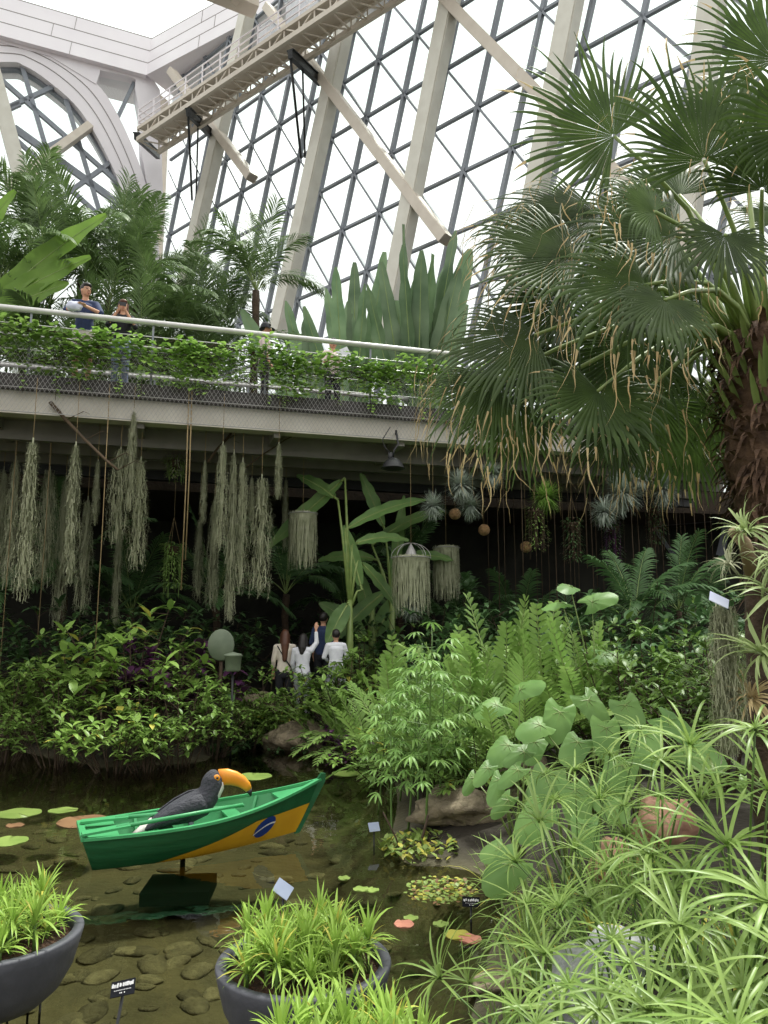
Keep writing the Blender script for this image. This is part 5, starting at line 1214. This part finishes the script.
for i, (lb, px, py, rr_, Y) in enumerate((('pale round air plant, highest of the three above the coconut balls', 461, 485, 15, 9), ('dark round air plant left of the pale one', 433, 506, 13, 9.4), ('round air plant just below the pale one', 470, 506, 13, 9.6), ('pale round air plant half behind the fan palm tips', 492, 474, 13, 9), ('round air plant below the fan palm, in the dark right', 622, 492, 20, 9), ('small round air plant at the right near the trunk', 664, 490, 16, 10), ('round air plant beside the wire', 640, 478, 12, 9.5), ('round air plant sitting in the bottom of the dome basket', 411, 606, 13, 8.3), ('yellowish round air plant below the fan palm leaves', 546, 497, 15, 8.8), ('silvery air plant low on the right hanging wire', 604, 512, 14, 9.2))):
    Y = yb(px, -.25 + (i % 3) * .25) if i != 7 else yb(px, .25); c = P(px, py, Y); s = rr_ * Y / F / .165; t = thing('round_air_plant', lb, 'air plant', c, i, 'round hanging air plants', 1); 
    part('air_plant', AIRB[i % 2] if i != 8 else (lambda a: (a.materials.clear(), a.materials.append(L_vine), a)[2])(AIRB[0].copy()), t, M=Matrix.Scale(s, 4)); m = MB(); m.tube([(0, 0, 0), (0, 0, ZD - .3 - c.z if i != 7 else .3)], .004, 4); part('cord', m.mesh('cord', M_rope), t)
M_coco = mat('coconut_fibre_ball', '#a08058', '#7d6142', rough=.95, scale=20, bump=.6)
for lb, px, py in (('coconut fibre ball hanging just below the dark air plant', 455, 514), ('coconut fibre ball, middle of the three', 484, 530), ('coconut fibre ball, lowest and rightmost', 526, 547)):
    c = P(px, py, yb(px, 1.0)); m = lump(px, (.125, .125, .12), 10, .08, 3); t = thing('coconut_ball', lb, 'hanging ball', c, 0, 'coconut fibre balls'); part('ball', m.mesh('ball', M_coco), t); m = MB(); m.tube([(0, 0, .05), (0, 0, ZD - .45 - c.z)], .004, 4); part('cord', m.mesh('cord', M_rope), t)
def hangplant(label, px, py, Y, seed, mts, n=9, L=.9):
    c = P(px, py, yb(px, (Y - 8.8) / 3.5 * 1.5 + .3)); rr = U(seed); t = thing('hanging_pot_plant', label, 'hanging plant', c, 0, 'hanging pot plants'); m = MB(); m.lathe([(0, -.14), (.10, -.14), (.15, 0), (.16, .02), (.13, .02), (0, -.0)], 14); part('pot', m.mesh('pot', M_bark), t); m = MB()
    for i in range(420):
        a = rr.uniform(0, 6.28); z = -L * rr.random() ** 1.4 + .12; q = .20 + .04 * math.sin(z * 9); p = V((math.cos(a) * q * rr.uniform(.5, 1.1), math.sin(a) * q * rr.uniform(.5, 1.1), z)); m.ribbon(p, (math.cos(a), math.sin(a), rr.uniform(-1, .3)), rr.uniform(.05, .11), .025, 3, .8, prof='oval', mi=rr.choice((0, 0, 1)))
    for i in range(26):
        a = rr.uniform(0, 6.28); p = V((math.cos(a) * .16, math.sin(a) * .16, 0)); m.tube([p, p + V((0, 0, -L * rr.uniform(.5, 1.1)))], .004, 3, 1, cap=False)
    part('foliage', m.mesh('foliage', mts), t); m = MB()
    for a in (0, 2.1, 4.2): m.tube([(math.cos(a) * .15, math.sin(a) * .15, 0), (0, 0, .6)], .004, 3)
    m.tube([(0, 0, .6), (0, 0, max(.7, ZD - .45 - c.z))], .004, 4); part('cord', m.mesh('cord', M_rope), t)
hangplant('hanging pot plant with pale trailing stems under the fan palm, left one', 536, 512, 8.8, 1, [L_fern, M_root]); hangplant('hanging pot plant with brown trailing roots under the fan palm, middle one', 572, 524, 9.2, 2, [L_dark, M_root]); hangplant('hanging pot plant in the dark, right one with reddish stems', 612, 528, 9.6, 3, [L_dark, L_purple]); hangplant('small hanging pot plant behind the air plants near the trunk', 655, 510, 10.4, 4, [L_dark, M_root]); hangplant('small spider-like hanging plant below the bridge at the left', 176, 462, 12, 5, [L_moss, L_fern], L=.4)
hangplant('trailing pale string plant hanging beside the purple shrub', 173, 548, 12.2, 6, [L_fern, L_fern], L=.9)
# lamp
c = P(393, 466, yb(393, -.3)); t = thing('spotlight', 'black dome spotlight hanging under the footbridge', 'lamp', c); m = MB(); m.lathe([(.03, .16), (.09, .14), (.17, .06), (.21, -.03), (.225, -.05), (.20, -.045), (.10, .05), (0, .06)], 24); part('lamp_shade', m.mesh('shade', M_black), t); m = MB(); m.tube([(0, 0, .14), (.02, 0, .3), (.1, .02, .42), (.06, .10, .7), (.06, .36, ZD - .5 - c.z)], .02, 6); m.tube([(0, 0, .2), (-.15, 0, .35), (-.2, 0, .5), (-.05, .02, .75)], .01, 5); m.bar((-.05, 0, .1), (-.05, 0, .25), .08, .08); part('bracket', m.mesh('bracket', M_black), t)

# =============== LEFT SHRUBS ===============
r = U(31)
SL = ['at the far left water edge', 'second from the left at the water edge', 'in the middle of the left water edge', 'right end of the front row', 'tallest, standing behind the middle', 'behind the far left', 'behind the second', 'right of the tallest', 'by the round board', 'beside the lantern', 'low in front of the visitors', 'under the moss at the left', 'front and centre overhanging the water', 'between the board and the visitors']
for i, (px, Y, sc, bright) in enumerate(((5, 11.6, 1.15, 0), (62, 11.2, 1.1, 0), (118, 10.9, 1.1, 1), (182, 11.3, 1.05, 0), (132, 12.3, 1.75, 1), (15, 12.8, 1.2, 0), (75, 12.6, 1.45, 0), (178, 12.3, 1.3, 0), (215, 12.0, .85, 0), (250, 12.9, .75, 0), (262, 13.4, .7, 1), (30, 13.2, 1.3, 1), (150, 10.9, .95, 0), (235, 13.4, .8, 0))):
    p = P(px, 700, Y); d = (SHRUBL if bright else SHRUB)[i % 3]; plant2('broadleaf_shrub', 'green broad-leaved shrub on the left bank ' + SL[i], 'shrub', d, (p.x, p.y, max(-.1, gz(p.x, p.y))), r.uniform(0, 6), 'broad-leaved shrubs on the left bank', sc, ('foliage', 'branches'))
for lb, px, Y, sc in (('purple-leaved shrub below the hanging string plant', 172, 13.0, 2.6), ('low purple-leaved plant by the water below the yellowing palm', 352, 11.6, .9), ('purple-leaved plant left of the low one', 338, 12.2, .9), ('purple plant behind the left shrubs', 150, 13.6, 2.3)):
    p = P(px, 700, Y); plant2('purple_shrub', lb, 'shrub', SHRUBP[int(px) % 2], (p.x, p.y, gz(p.x, p.y)), px, None, sc, ('foliage', 'branches'))
for i, (px, Y) in enumerate(((255, 12.9), (290, 12.8), (320, 12.6), (345, 12.8), (275, 13.6), (305, 13.6), (235, 12.6))):
    p = P(px, 700, Y); plant2('ground_cover_plant', 'low dark ground cover plant along the far bank in front of the visitors', 'plant', SHRUBW[0], (p.x, p.y, gz(p.x, p.y)), r.uniform(0, 6), 'ground cover on the far bank', 1.0, ('foliage', 'branches'))

for i, (px, Y, sc) in enumerate(((268, 13.6, 1.6), (296, 13.3, 1.5), (322, 13.3, 1.7), (345, 13.0, 1.9), (362, 13.4, 2.0), (248, 14.0, 1.5))):
    p = P(px, 700, Y); plant2('leafy_plant', 'leafy plant hiding the legs of the visitors, ' + ['below the cream top', 'below the pointing person', 'below the person in navy', 'below the shawl', 'right of the group', 'left of the group'][i], 'plant', SHRUBL[i % 3] if i % 2 else SHRUB[i % 3], (p.x, p.y, gz(p.x, p.y)), r.uniform(0, 6), 'leafy plants in front of the visitors', sc * .58 + .12, ('foliage', 'branches'))
p = P(322, 700, 12.6); fronded('yellowing_fern', 'yellow-green fern with broad arching fronds in front of the visitors', 'fern', FERN[0], (p.x, p.y, gz(p.x, p.y)), 1.0, None, 1.25)
p = P(345, 700, 12.2); fronded('yellowing_fern', 'bright fern hanging over the purple plants at the far water edge', 'fern', FERN[1], (p.x, p.y, gz(p.x, p.y)), 2.0, None, 1.15)

# =============== MIDDLE RIGHT: ferns, zamia, cycads ===============
r = U(41)
def fr(name, label, cat, ms, px, py, Y, sc, grp=None, trunk=None):
    p = P(px, py, Y); return fronded(name, label, cat, ms, (p.x, p.y, gz(p.x, p.y)), r.uniform(0, 6), grp, sc, trunk)
for i, (px, Y, sc, lb) in enumerate(((505, 9.6, 1.35, 'tallest, with upright fronds in the middle of the right bank'), (470, 9.2, 1.1, 'left of the tallest one'), (545, 9.4, 1.25, 'just left of the single round leaf'), (430, 10.4, 1.1, 'by the visitors at the left end of the right bank'), (585, 9.0, 1.1, 'behind the taro leaves'), (395, 11.0, 1.2, 'right of the group of visitors'))):
    fr('pinnate_shrub', 'light green oval-leaflet shrub, ' + lb, 'plant', ZAM[i % 2], px, 700, Y, sc * 1.4, 'oval-leaflet shrubs on the right bank')
for i, (px, Y, sc, lb) in enumerate(((350, 12.2, 1.0, 'yellowish one just right of the visitors'), (372, 11.2, 1.05, 'hanging over the far water edge'), (410, 9.8, 1.1, 'behind the palmate plants'), (455, 8.6, .95, 'left of the taro leaves'), (525, 8.4, 1.1, 'upright one behind the taro leaves'), (500, 7.8, .8, 'low one between the rocks and taro'), (440, 9.4, 1.0, 'in the middle of the bank'), (560, 8.6, 1.0, 'right of the upright one'), (400, 12.0, 1.2, 'behind the visitors at the right'))):
    fr('feather_fern', 'bright feathery fern on the right bank, ' + lb, 'fern', (CYC if i in (3, 4, 6) else FERN)[i % 2], px, 720, Y, sc * 1.25, 'feathery ferns on the right bank')
for i, (px, Y, sc, br, lb) in enumerate(((600, 9.6, 1.2, 0, 'behind the round taro leaf'), (650, 8.6, 1.2, 0, 'left of the moss column'), (690, 7.6, 1.2, 0, 'behind the moss column'), (620, 8.2, 1.0, 0, 'behind the big taro leaves'), (470, 10.4, 1.0, 1, 'between the ferns'), (430, 8.7, .8, 1, 'left below the ferns'), (540, 10.2, 1.1, 1, 'behind the single round leaf'), (720, 6.8, 1.1, 0, 'at the foot of the fan palm'), (385, 10.2, .8, 1, 'near the far water edge'), (480, 7.6, .6, 1, 'at the large brown rock'))):
    p = P(px, 700, Y); plant2('bank_shrub', 'leafy shrub on the right bank ' + lb, 'shrub', (SHRUBL if br else SHRUB)[i % 3], (p.x, p.y, gz(p.x, p.y)), r.uniform(0, 6), 'leafy shrubs on the right bank', sc, ('foliage', 'branches'))
for i, (x, y, sc) in enumerate(((4.1, 5.0, 1.1), (4.6, 7.4, 1.3), (3.9, 8.8, 1.2), (5.6, 9.6, 1.4), (6.4, 11.4, 1.4), (2.6, 4.6, .8))):
    plant2('bank_shrub', 'leafy shrub behind the fan palm trunk at the right, ' + ['nearest the viewer', 'right of the trunk', 'just behind the trunk', 'deeper in at the right', 'deepest', 'smallest, by the driftwood post'][i], 'shrub', SHRUB[i % 3], (x, y, gz(x, y)), i * 1.1, 'leafy shrubs behind the fan palm', sc, ('foliage', 'branches'))
# slender palmate plants
for i, (px, py, Y, sc) in enumerate(((392, 842, 7.3, 1.0), (408, 838, 7.5, 1.1), (425, 842, 7.3, 1.2), (440, 836, 7.6, 1.15), (378, 800, 8.6, .95), (418, 800, 8.2, 1.15), (450, 820, 7.9, 1.0), (400, 790, 8.9, 1.05))):
    p = P(px, py, Y); plant2('palmate_plant', 'slender plant with hand-shaped leaves on the islet, ' + ['leftmost at the water', 'second at the water', 'tallest front one', 'right front one', 'left back one', 'middle back one', 'next to the large brown rock', 'farthest back'][i], 'plant', PALMATE[i % 3], (p.x, p.y, max(-.05, gz(p.x, p.y))), r.uniform(0, 6), 'slender palmate plants on the islet', sc)

# =============== TARO ===============
def tl(px, py, Y, ang, L, tilt=.8):
    h = P(px, py, Y); a = math.radians(ang); q = ((px * 7 + py * 13) % 10) / 10 - .5; ax = V((math.cos(a), -.55 + q * .5, math.sin(a) * .8)); return (h, ax, V((-math.cos(a) * .35 + q * .6, -.65, tilt + .25 + q * .4)), L * .80)
def bp2(px, py, Y): p = P(px, py, Y); return V((p.x, p.y, gz(p.x, p.y)))
GT = 'taro plants on the right bank'
taro('taro plant with the broad leaves in the middle of the right bank', bp2(600, 820, 6.6), [tl(560, 712, 6.8, -110, .36), tl(588, 700, 6.9, -60, .34), tl(606, 728, 6.3, -95, .32), tl(578, 742, 6.3, -130, .30), tl(540, 725, 6.6, 200, .30)], GT)
taro('taro plant with heart-shaped leaves left of the umbrella sedges', bp2(640, 830, 6.2), [tl(625, 705, 6.4, -80, .32), tl(645, 735, 6.0, -100, .34), tl(668, 720, 6.2, -40, .34), tl(622, 765, 5.8, -110, .34), tl(690, 750, 6, -30, .34)], GT)
taro('taro plant with narrow upright leaves by the large brown rock', bp2(520, 850, 6.6), [tl(488, 768, 6.6, 225, .26, .4), tl(500, 780, 6.5, 240, .30, .3), tl(518, 770, 6.4, 215, .28), tl(474, 778, 6.7, 235, .22, .2), tl(536, 785, 6.2, -110, .26), tl(508, 800, 6.2, 225, .24, .3), tl(524, 752, 6.6, 205, .28, .5)], GT, wf=.5)
taro('taro plant low behind the sedges with drooping leaves', bp2(570, 860, 5.9), [tl(548, 775, 6.0, -120, .34), tl(575, 790, 5.8, -90, .32), tl(600, 790, 5.8, -60, .34), tl(540, 812, 5.6, -130, .32), tl(585, 825, 5.4, -100, .26)], GT)
taro('taro plant behind the ferns in the middle of the right bank', bp2(520, 790, 7.6), [tl(497, 705, 7.7, 200, .34), tl(520, 690, 7.8, 30, .34), tl(535, 742, 7.2, -120, .3), tl(508, 745, 7.2, 220, .34)], GT)
taro('taro plant with the single round leaf rising above the others', bp2(598, 760, 8.6), [(P(570, 586, 8.5), V((-.3, -.5, -.1)), V((0, -.7, .8)), .24), (P(562, 603, 8.5), V((-1, -.2, -.12)), V((0, -.3, 1)), .24), (P(592, 602, 8.6), V((1, -.1, .4)), V((-.3, -.8, .8)), .3), (P(604, 655, 8.6), V((.9, -.4, -.1)), V((0, -.5, .8)), .35)], GT)
taro('taro plant with a blue-green leaf leaning over the water', bp2(540, 900, 5.2), [tl(512, 865, 5.1, 225, .30, .5), tl(500, 848, 5.4, 200, .2)], GT)
# =============== FAN PALM ===============
PX, PY = P(764, 330, 6.2).x, 6.2; zb = gz(PX, PY); zc = P(764, 335, 6.2).z
palm = thing('fan_palm', 'large fan palm at the right with fibrous brown trunk and drooping dried leaf tips', 'palm', (PX, PY, zb)); O = V((PX, PY, zb)); r = U(77)
mb = MB(); Nn = 24; H = zc - zb
mb.tube([V((.03 * math.sin(i * .7), 0, H * i / Nn)) for i in range(Nn + 1)], [(.20 + .17 * min(1, max(0, (i / Nn - .52) / .2))) * (1.05 if i % 2 else .97) for i in range(Nn + 1)], 18)
part('trunk', mb.mesh('trunk', M_fibre), palm)
mb = MB()
for i in range(1100):
    z = H * r.uniform(.30, 1.0); a = r.uniform(0, 6.28); rad = .20 + .18 * min(1, max(0, (z / H - .52) / .2)); p = V((math.cos(a) * rad * .95, math.sin(a) * rad * .95, z)); up = r.uniform(-.9, .9)
    mb.ribbon(p, (math.cos(a) * .7, math.sin(a) * .7, up), r.uniform(.14, .34), r.uniform(.02, .07), 5, 2.2, side=V((-math.sin(a), math.cos(a), 0)), wob=.2, rn=r, prof='grass')
part('fibre_sheath', mb.mesh('fibre', M_fibre), palm)
mb = MB()
for i in range(60):
    a = i * 2.4; z = H * (.82 + .16 * (i % 5) / 5); mb.ribbon((math.cos(a) * .34, math.sin(a) * .34, z - .1), (math.cos(a) * .55, math.sin(a) * .55, 1), .42, .055, 4, .35, side=V((-math.sin(a), math.cos(a), 0)), fold=.5)
part('leaf_bases', mb.mesh('bases', L_petiole), palm)
crown = V((0, 0, H - .05))
FL = [  # hub px, py, Y, axis angle (deg, image), axis y comp, normal, radius, half span, sag, tip, dry, dang
 (614, 136, 5.9, 148, -.1, (0, -1, .15), 1.02, 112, .05, .3, .25, 4),
 (704, 160, 5.6, 98, -.1, (.1, -1, .1), .92, 112, .05, .4, .25, 12),
 (775, 60, 6.0, 112, 0, (0, -1, .2), .95, 110, .05, .3, .3, 5),
 (676, 236, 5.7, 176, -.15, (.1, -1, .45), 1.05, 100, .16, .9, .4, 20),
 (575, 258, 5.9, 172, -.1, (0, -1, .5), 1.0, 85, .14, .9, .4, 16),
 (600, 215, 6.3, 178, .1, (0, -1, .6), 1.15, 70, .14, .8, .4, 14),
 (560, 230, 6.6, 190, .1, (0, -1, .5), .95, 80, .2, .9, .4, 14),
 (645, 285, 5.3, 190, -.2, (0, -1, .4), .90, 100, .35, 1.5, .4, 22),
 (598, 391, 5.4, 262, -.35, (0, -1, .2), .66, 140, .08, .8, .15, 8),
 (535, 335, 5.8, 198, -.1, (-.1, -1, .5), .98, 85, .4, 1.5, .45, 22),
 (570, 300, 6.5, 184, .1, (0, -1, .5), 1.0, 90, .25, 1.2, .4, 16),
 (498, 378, 6.0, 214, -.1, (-.2, -1, .5), .82, 75, .4, 1.3, .5, 18),
 (560, 350, 6.3, 222, -.1, (-.2, -1, .5), .95, 80, .35, 1.3, .4, 18),
 (640, 345, 6.6, 215, .1, (0, -1, .5), 1.0, 110, .35, 1.3, .3, 12),
 (520, 405, 6.2, 240, 0, (-.2, -1, .4), .72, 95, .25, 1.0, .5, 12),
 (655, 400, 6.7, 255, .1, (0, -1, .4), .80, 110, .15, 1.1, .4, 12),
 (615, 425, 6.5, 262, .1, (0, -1, .3), .62, 90, .15, 1.1, .4, 12),
 (680, 195, 7.0, 140, .3, (0, -1, .5), 1.0, 120, .2, 1.0, .3, 12),
 (725, 235, 5.2, 255, -.4, (0, -1, .4), .60, 130, .3, 1.6, .3, 16),
 (762, 190, 5.4, 80, -.3, (.2, -1, .4), .72, 110, .15, 1.1, .3, 12),
 (655, 212, 5.2, 150, -.3, (.2, -1, .5), .55, 110, .4, 1.8, .3, 12),
 (700, 385, 7.2, 250, .3, (0, -1, .4), .95, 120, .3, 1.2, .4, 8),
 (665, 300, 5.0, 235, -.5, (0, -1, .5), .55, 130, .35, 2.0, .3, 12),
 (640, 250, 7.2, 200, .3, (0, -1, .3), 1.1, 120, .3, 1.2, .3, 8),
 (700, 300, 7.4, 215, .3, (0, -1, .3), 1.1, 120, .3, 1.2, .3, 8),
 (610, 330, 7.3, 215, .3, (0, -1, .3), 1.0, 110, .3, 1.2, .3, 8),
 (740, 120, 7.2, 110, .3, (0, -1, .3), 1.0, 110, .2, .8, .3, 8),
 (800, 130, 5.0, 100, -.2, (-.3, -.9, .5), .8, 120, .3, 1.2, .4, 4),
 (690, 430, 7.6, 262, .3, (0, -1, .3), .8, 110, .2, 1.2, .4, 6),
 (840, 250, 6.2, 10, 0, (0, -.6, 1), .85, 120, .4, 1.2, .4, 4),
 (790, 220, 7.2, 70, .6, (0, -.8, .6), .95, 120, .4, 1.2, .4, 4)]
for (hx, hy, Y, ang, ay, nr, Rad, span, sag, tip_, dry, dang) in FL:
    h = P(hx, hy, Y) - O; a = math.radians(ang); ax = V((math.cos(a), ay, math.sin(a))); q = MB()
    fan_leaf(q, h, ax, nr, Rad, span, 40, sag, .52, tip_, dry, r, dang)
    lf = part('leaf', q.mesh('leaf', [L_fan, L_dry]), palm)
    m2 = MB(); d = h - crown; mid = lerp(crown, h, .5) + Z * (.16 + .08 * abs(d.x)); c0 = crown + V((d.x, d.y, 0)).normalized() * .2; m2.tube([c0 - Z * .1, lerp(c0, mid, .5) + Z * .05, mid, lerp(mid, h, .55) + Z * .03, h], [.042, .030, .021, .017, .014], 6)
    part('petiole', m2.mesh('petiole', L_petiole), lf)

# =============== POST WITH AIR PLANTS AT THE RIGHT EDGE ===============
c = P(752, 545, 3.5); f = V((c.x, c.y, gz(c.x, c.y))); post = thing('driftwood_post', 'rough driftwood post at the right edge carrying air plants and moss', 'post', f); m = MB(); hh = c.z - f.z
m.tube([(.02 * math.sin(i), .02 * math.cos(i * 1.7), hh * i / 9) for i in range(10)], [.075 - .002 * i for i in range(10)], 10); part('trunk', m.mesh('trunk', M_bark), post)
m = MB(); m.tube([V((0, 0, hh * .92)), V((-.06, -.06, hh + .0)), V((-.12, -.08, hh + .06))], [.04, .03, .028], 8); m.tube([V((0, 0, hh * .9)), V((.08, -.06, hh * .96)), V((.18, -.06, hh + .07))], [.03, .022, .016], 8); part('branch_stub', m.mesh('stub', mat('pale_driftwood', '#a08a70', '#7f6b54', rough=.8, scale=9)), post)
c = P(722, 606, 3.3); o = thing('spanish_moss', 'thick column of pale spanish moss hanging on the driftwood post at the right', 'hanging moss', c); b = P(722, 775, 3.3)
for j in range(3): part('moss', MOSS[j], o, M=Matrix.Translation((.025 * (j - 1), .02 * (j % 2), 0)) @ Matrix.Rotation(j * 2, 4, 'Z') @ Matrix.Diagonal((.62, .62, (c.z - b.z) / 1.6, 1)))
L_till = leafmat('bromeliad_leaf', '#a5b57c', '#8a9e66', .25, .4)
def brom(label, px, py, Y, s, seed, mm=None, n=44):
    rr = U(seed); m = MB()
    for i in range(n):
        a = i * 2.4; el = rr.uniform(-.1, 1.2); m.ribbon((0, 0, 0), (math.cos(a) * math.cos(el), math.sin(a) * math.cos(el), math.sin(el)), rr.uniform(.7, 1.15) * s * 1.15, .075 * s, 6, 1.6, fold=.3)
    solo('bromeliad', m.mesh('bromeliad', mm or [L_till]), label, 'plant', P(px, py, Y), 0, 'bromeliads on the driftwood post', rot=(-.6, 0, rr.uniform(0, 6)))
brom('pale bromeliad on top of the driftwood post', 748, 532, 3.35, .16, 1); brom('large striped bromeliad on the right side of the post', 772, 600, 3.25, .24, 2); brom('grey bromeliad on the upper left of the post', 732, 566, 3.3, .11, 3, [L_moss]); brom('bromeliad low on the post at the right edge', 765, 655, 3.2, .2, 4); brom('spiky bromeliad at the very right edge', 785, 560, 3.2, .2, 5)
brom('pale brown withered bromeliad low on the post', 752, 700, 3.3, .14, 6, [L_dry])
t = thing('plant_label', 'pale blue plant label tilted on the driftwood post at the right', 'sign', P(719, 600, 3.25), 0, 'small plant labels'); m = MB(); m.box((0, 0, 0), (.085, .05, .004), Matrix.Rotation(.45, 3, 'Y') @ Matrix.Rotation(1.0, 3, 'X')); part('plate', m.mesh('plate', mat('pale_blue_label', '#c3c9e4', '#d3d7ea', rough=.4), False), t); m = MB(); m.tube([(.03, .005, -.02), (.09, .1, -.06)], .004, 5); part('stake', m.mesh('stake', M_black), t)

# =============== UMBRELLA SEDGES ===============
def SB(px, py, Y): p = P(px, py, Y); return V((p.x, p.y, gz(p.x, p.y)))
def hds(*a): return [(P(x, y, Y), s) for x, y, Y, s in a]
_sr = U(99)
def sg(lb, base, *heads):
    H_ = hds(*heads); ex = []
    for h, s_ in list(H_):
        for _ in range(1 if _sr.random() < .45 else 0): q = h + V((_sr.uniform(-.30, .30), _sr.uniform(-.05, .45), _sr.uniform(-.40, -.05))); ex.append((q, s_ * _sr.uniform(.65, .9)))
    sedge(lb, base, H_ + [e_ for e_ in ex if e_[0].z > base.z + .12])
def t_grass(seed, n=46, L=.5):
    r_ = U(seed); m = MB()
    for i in range(n):
        a = r_.uniform(0, 6.28); el = r_.uniform(.5, 1.45); q = r_.uniform(0, .10); m.ribbon((math.cos(a) * q, math.sin(a) * q, 0), (math.cos(a) * math.cos(el), math.sin(a) * math.cos(el), math.sin(el)), L * r_.uniform(.5, 1.1), .013, 6, 1.5, prof='strap', fold=.3, mi=1 if r_.random() < .08 else 0)
    return m.mesh('blades', [L_sedge, L_yellow])
GRASS = [t_grass(i) for i in range(3)]
GP_ = ['by the granite boulder', 'at the lower water edge', 'in front of the sandstone boulder', 'at the bottom right corner', 'below the taro', 'at the foot of the driftwood post', 'behind the granite boulder', 'at the right edge', 'beside the reddish stone', 'at the islet end of the bank', 'near the blue-green taro leaf', 'at the very bottom', 'left of the sandstone boulder', 'between the sedges in the middle', 'under the largest leaf whorl', 'behind the lowest sedges']
for i, (px, py, Y, s_) in enumerate(((535, 915, 4.3, .8), (505, 960, 3.9, .6), (660, 890, 4.2, .9), (740, 980, 3.0, 1), (560, 860, 5.4, 1.1), (735, 880, 3.7, 1.1), (600, 900, 4.4, 1), (770, 940, 3.3, 1.2), (610, 880, 4.9, 1), (500, 880, 5.8, .9), (530, 900, 4.9, .9), (640, 1060, 3.0, .7), (625, 860, 5.2, 1.1), (690, 900, 3.9, 1.1), (690, 960, 3.3, 1), (650, 1020, 3.0, .9))):
    p = P(px, py, Y); solo('grass_tuft', GRASS[i % 3], 'tuft of long arching grass leaves ' + GP_[i], 'grass tuft', (p.x, p.y, gz(p.x, p.y) - .01), i * 1.3, 'grass tufts on the right bank', s_)
sg('umbrella sedge with the largest leaf whorl at the lower right', SB(740, 1080, 3.0), (680, 926, 2.6, 1.05), (742, 988, 2.4, 1.0), (700, 1000, 2.5, .8), (768, 902, 2.5, 1.0))
sg('umbrella sedge at the right edge in front of the driftwood post', SB(760, 1000, 3.3), (728, 846, 3.0, 1.1), (768, 790, 2.9, 1.0), (700, 800, 3.2, 1.0), (755, 730, 2.8, 1.0))
sg('umbrella sedge rising tallest in the middle of the sedges', SB(650, 960, 3.9), (659, 798, 3.7, .95), (662, 762, 3.6, 1.1), (625, 835, 3.8, .9), (600, 800, 4.0, .9), (690, 745, 3.4, 1.1))
sg('umbrella sedge leaning left over the taro leaves', SB(590, 960, 4.2), (540, 822, 4.1, 1.1), (575, 850, 4.2, .9), (516, 862, 4.2, .9), (555, 800, 4.5, .9))
sg('umbrella sedge behind the granite boulder', SB(630, 980, 3.7), (636, 895, 3.5, 1.0), (590, 900, 3.7, 1.0), (612, 940, 3.4, .9), (560, 905, 3.8, .9))
sg('umbrella sedge with drooping leaves at the lower water edge', SB(550, 985, 3.8), (527, 905, 3.8, 1.0), (500, 940, 3.9, .9), (545, 955, 3.5, .9), (515, 975, 3.6, .8))
sg('umbrella sedge with one stalk reaching left over the water', SB(560, 1040, 3.3), (440, 978, 3.4, .85), (520, 1012, 3.2, .8), (560, 1010, 3.0, .8))
sg('umbrella sedge at the bottom edge below the granite boulder', SB(650, 1120, 2.9), (600, 1010, 2.6, .9), (650, 1012, 2.5, .95), (570, 985, 3.0, .8), (630, 965, 2.9, .8))
sg('umbrella sedge at the bottom right corner', SB(790, 1150, 2.5), (735, 1030, 2.2, .9), (790, 960, 2.3, 1.0), (690, 1035, 2.3, .8))
sg('umbrella sedge in front of the sandstone boulder', SB(680, 960, 3.5), (650, 855, 3.3, 1.0), (690, 875, 3.2, 1.0), (610, 870, 3.6, .9), (715, 780, 3.3, .9))
sg('umbrella sedge farthest back beside the taro', SB(590, 880, 4.9), (575, 770, 4.9, .9), (610, 755, 4.9, .9), (545, 775, 5.0, .8), (640, 730, 4.6, 1.0))
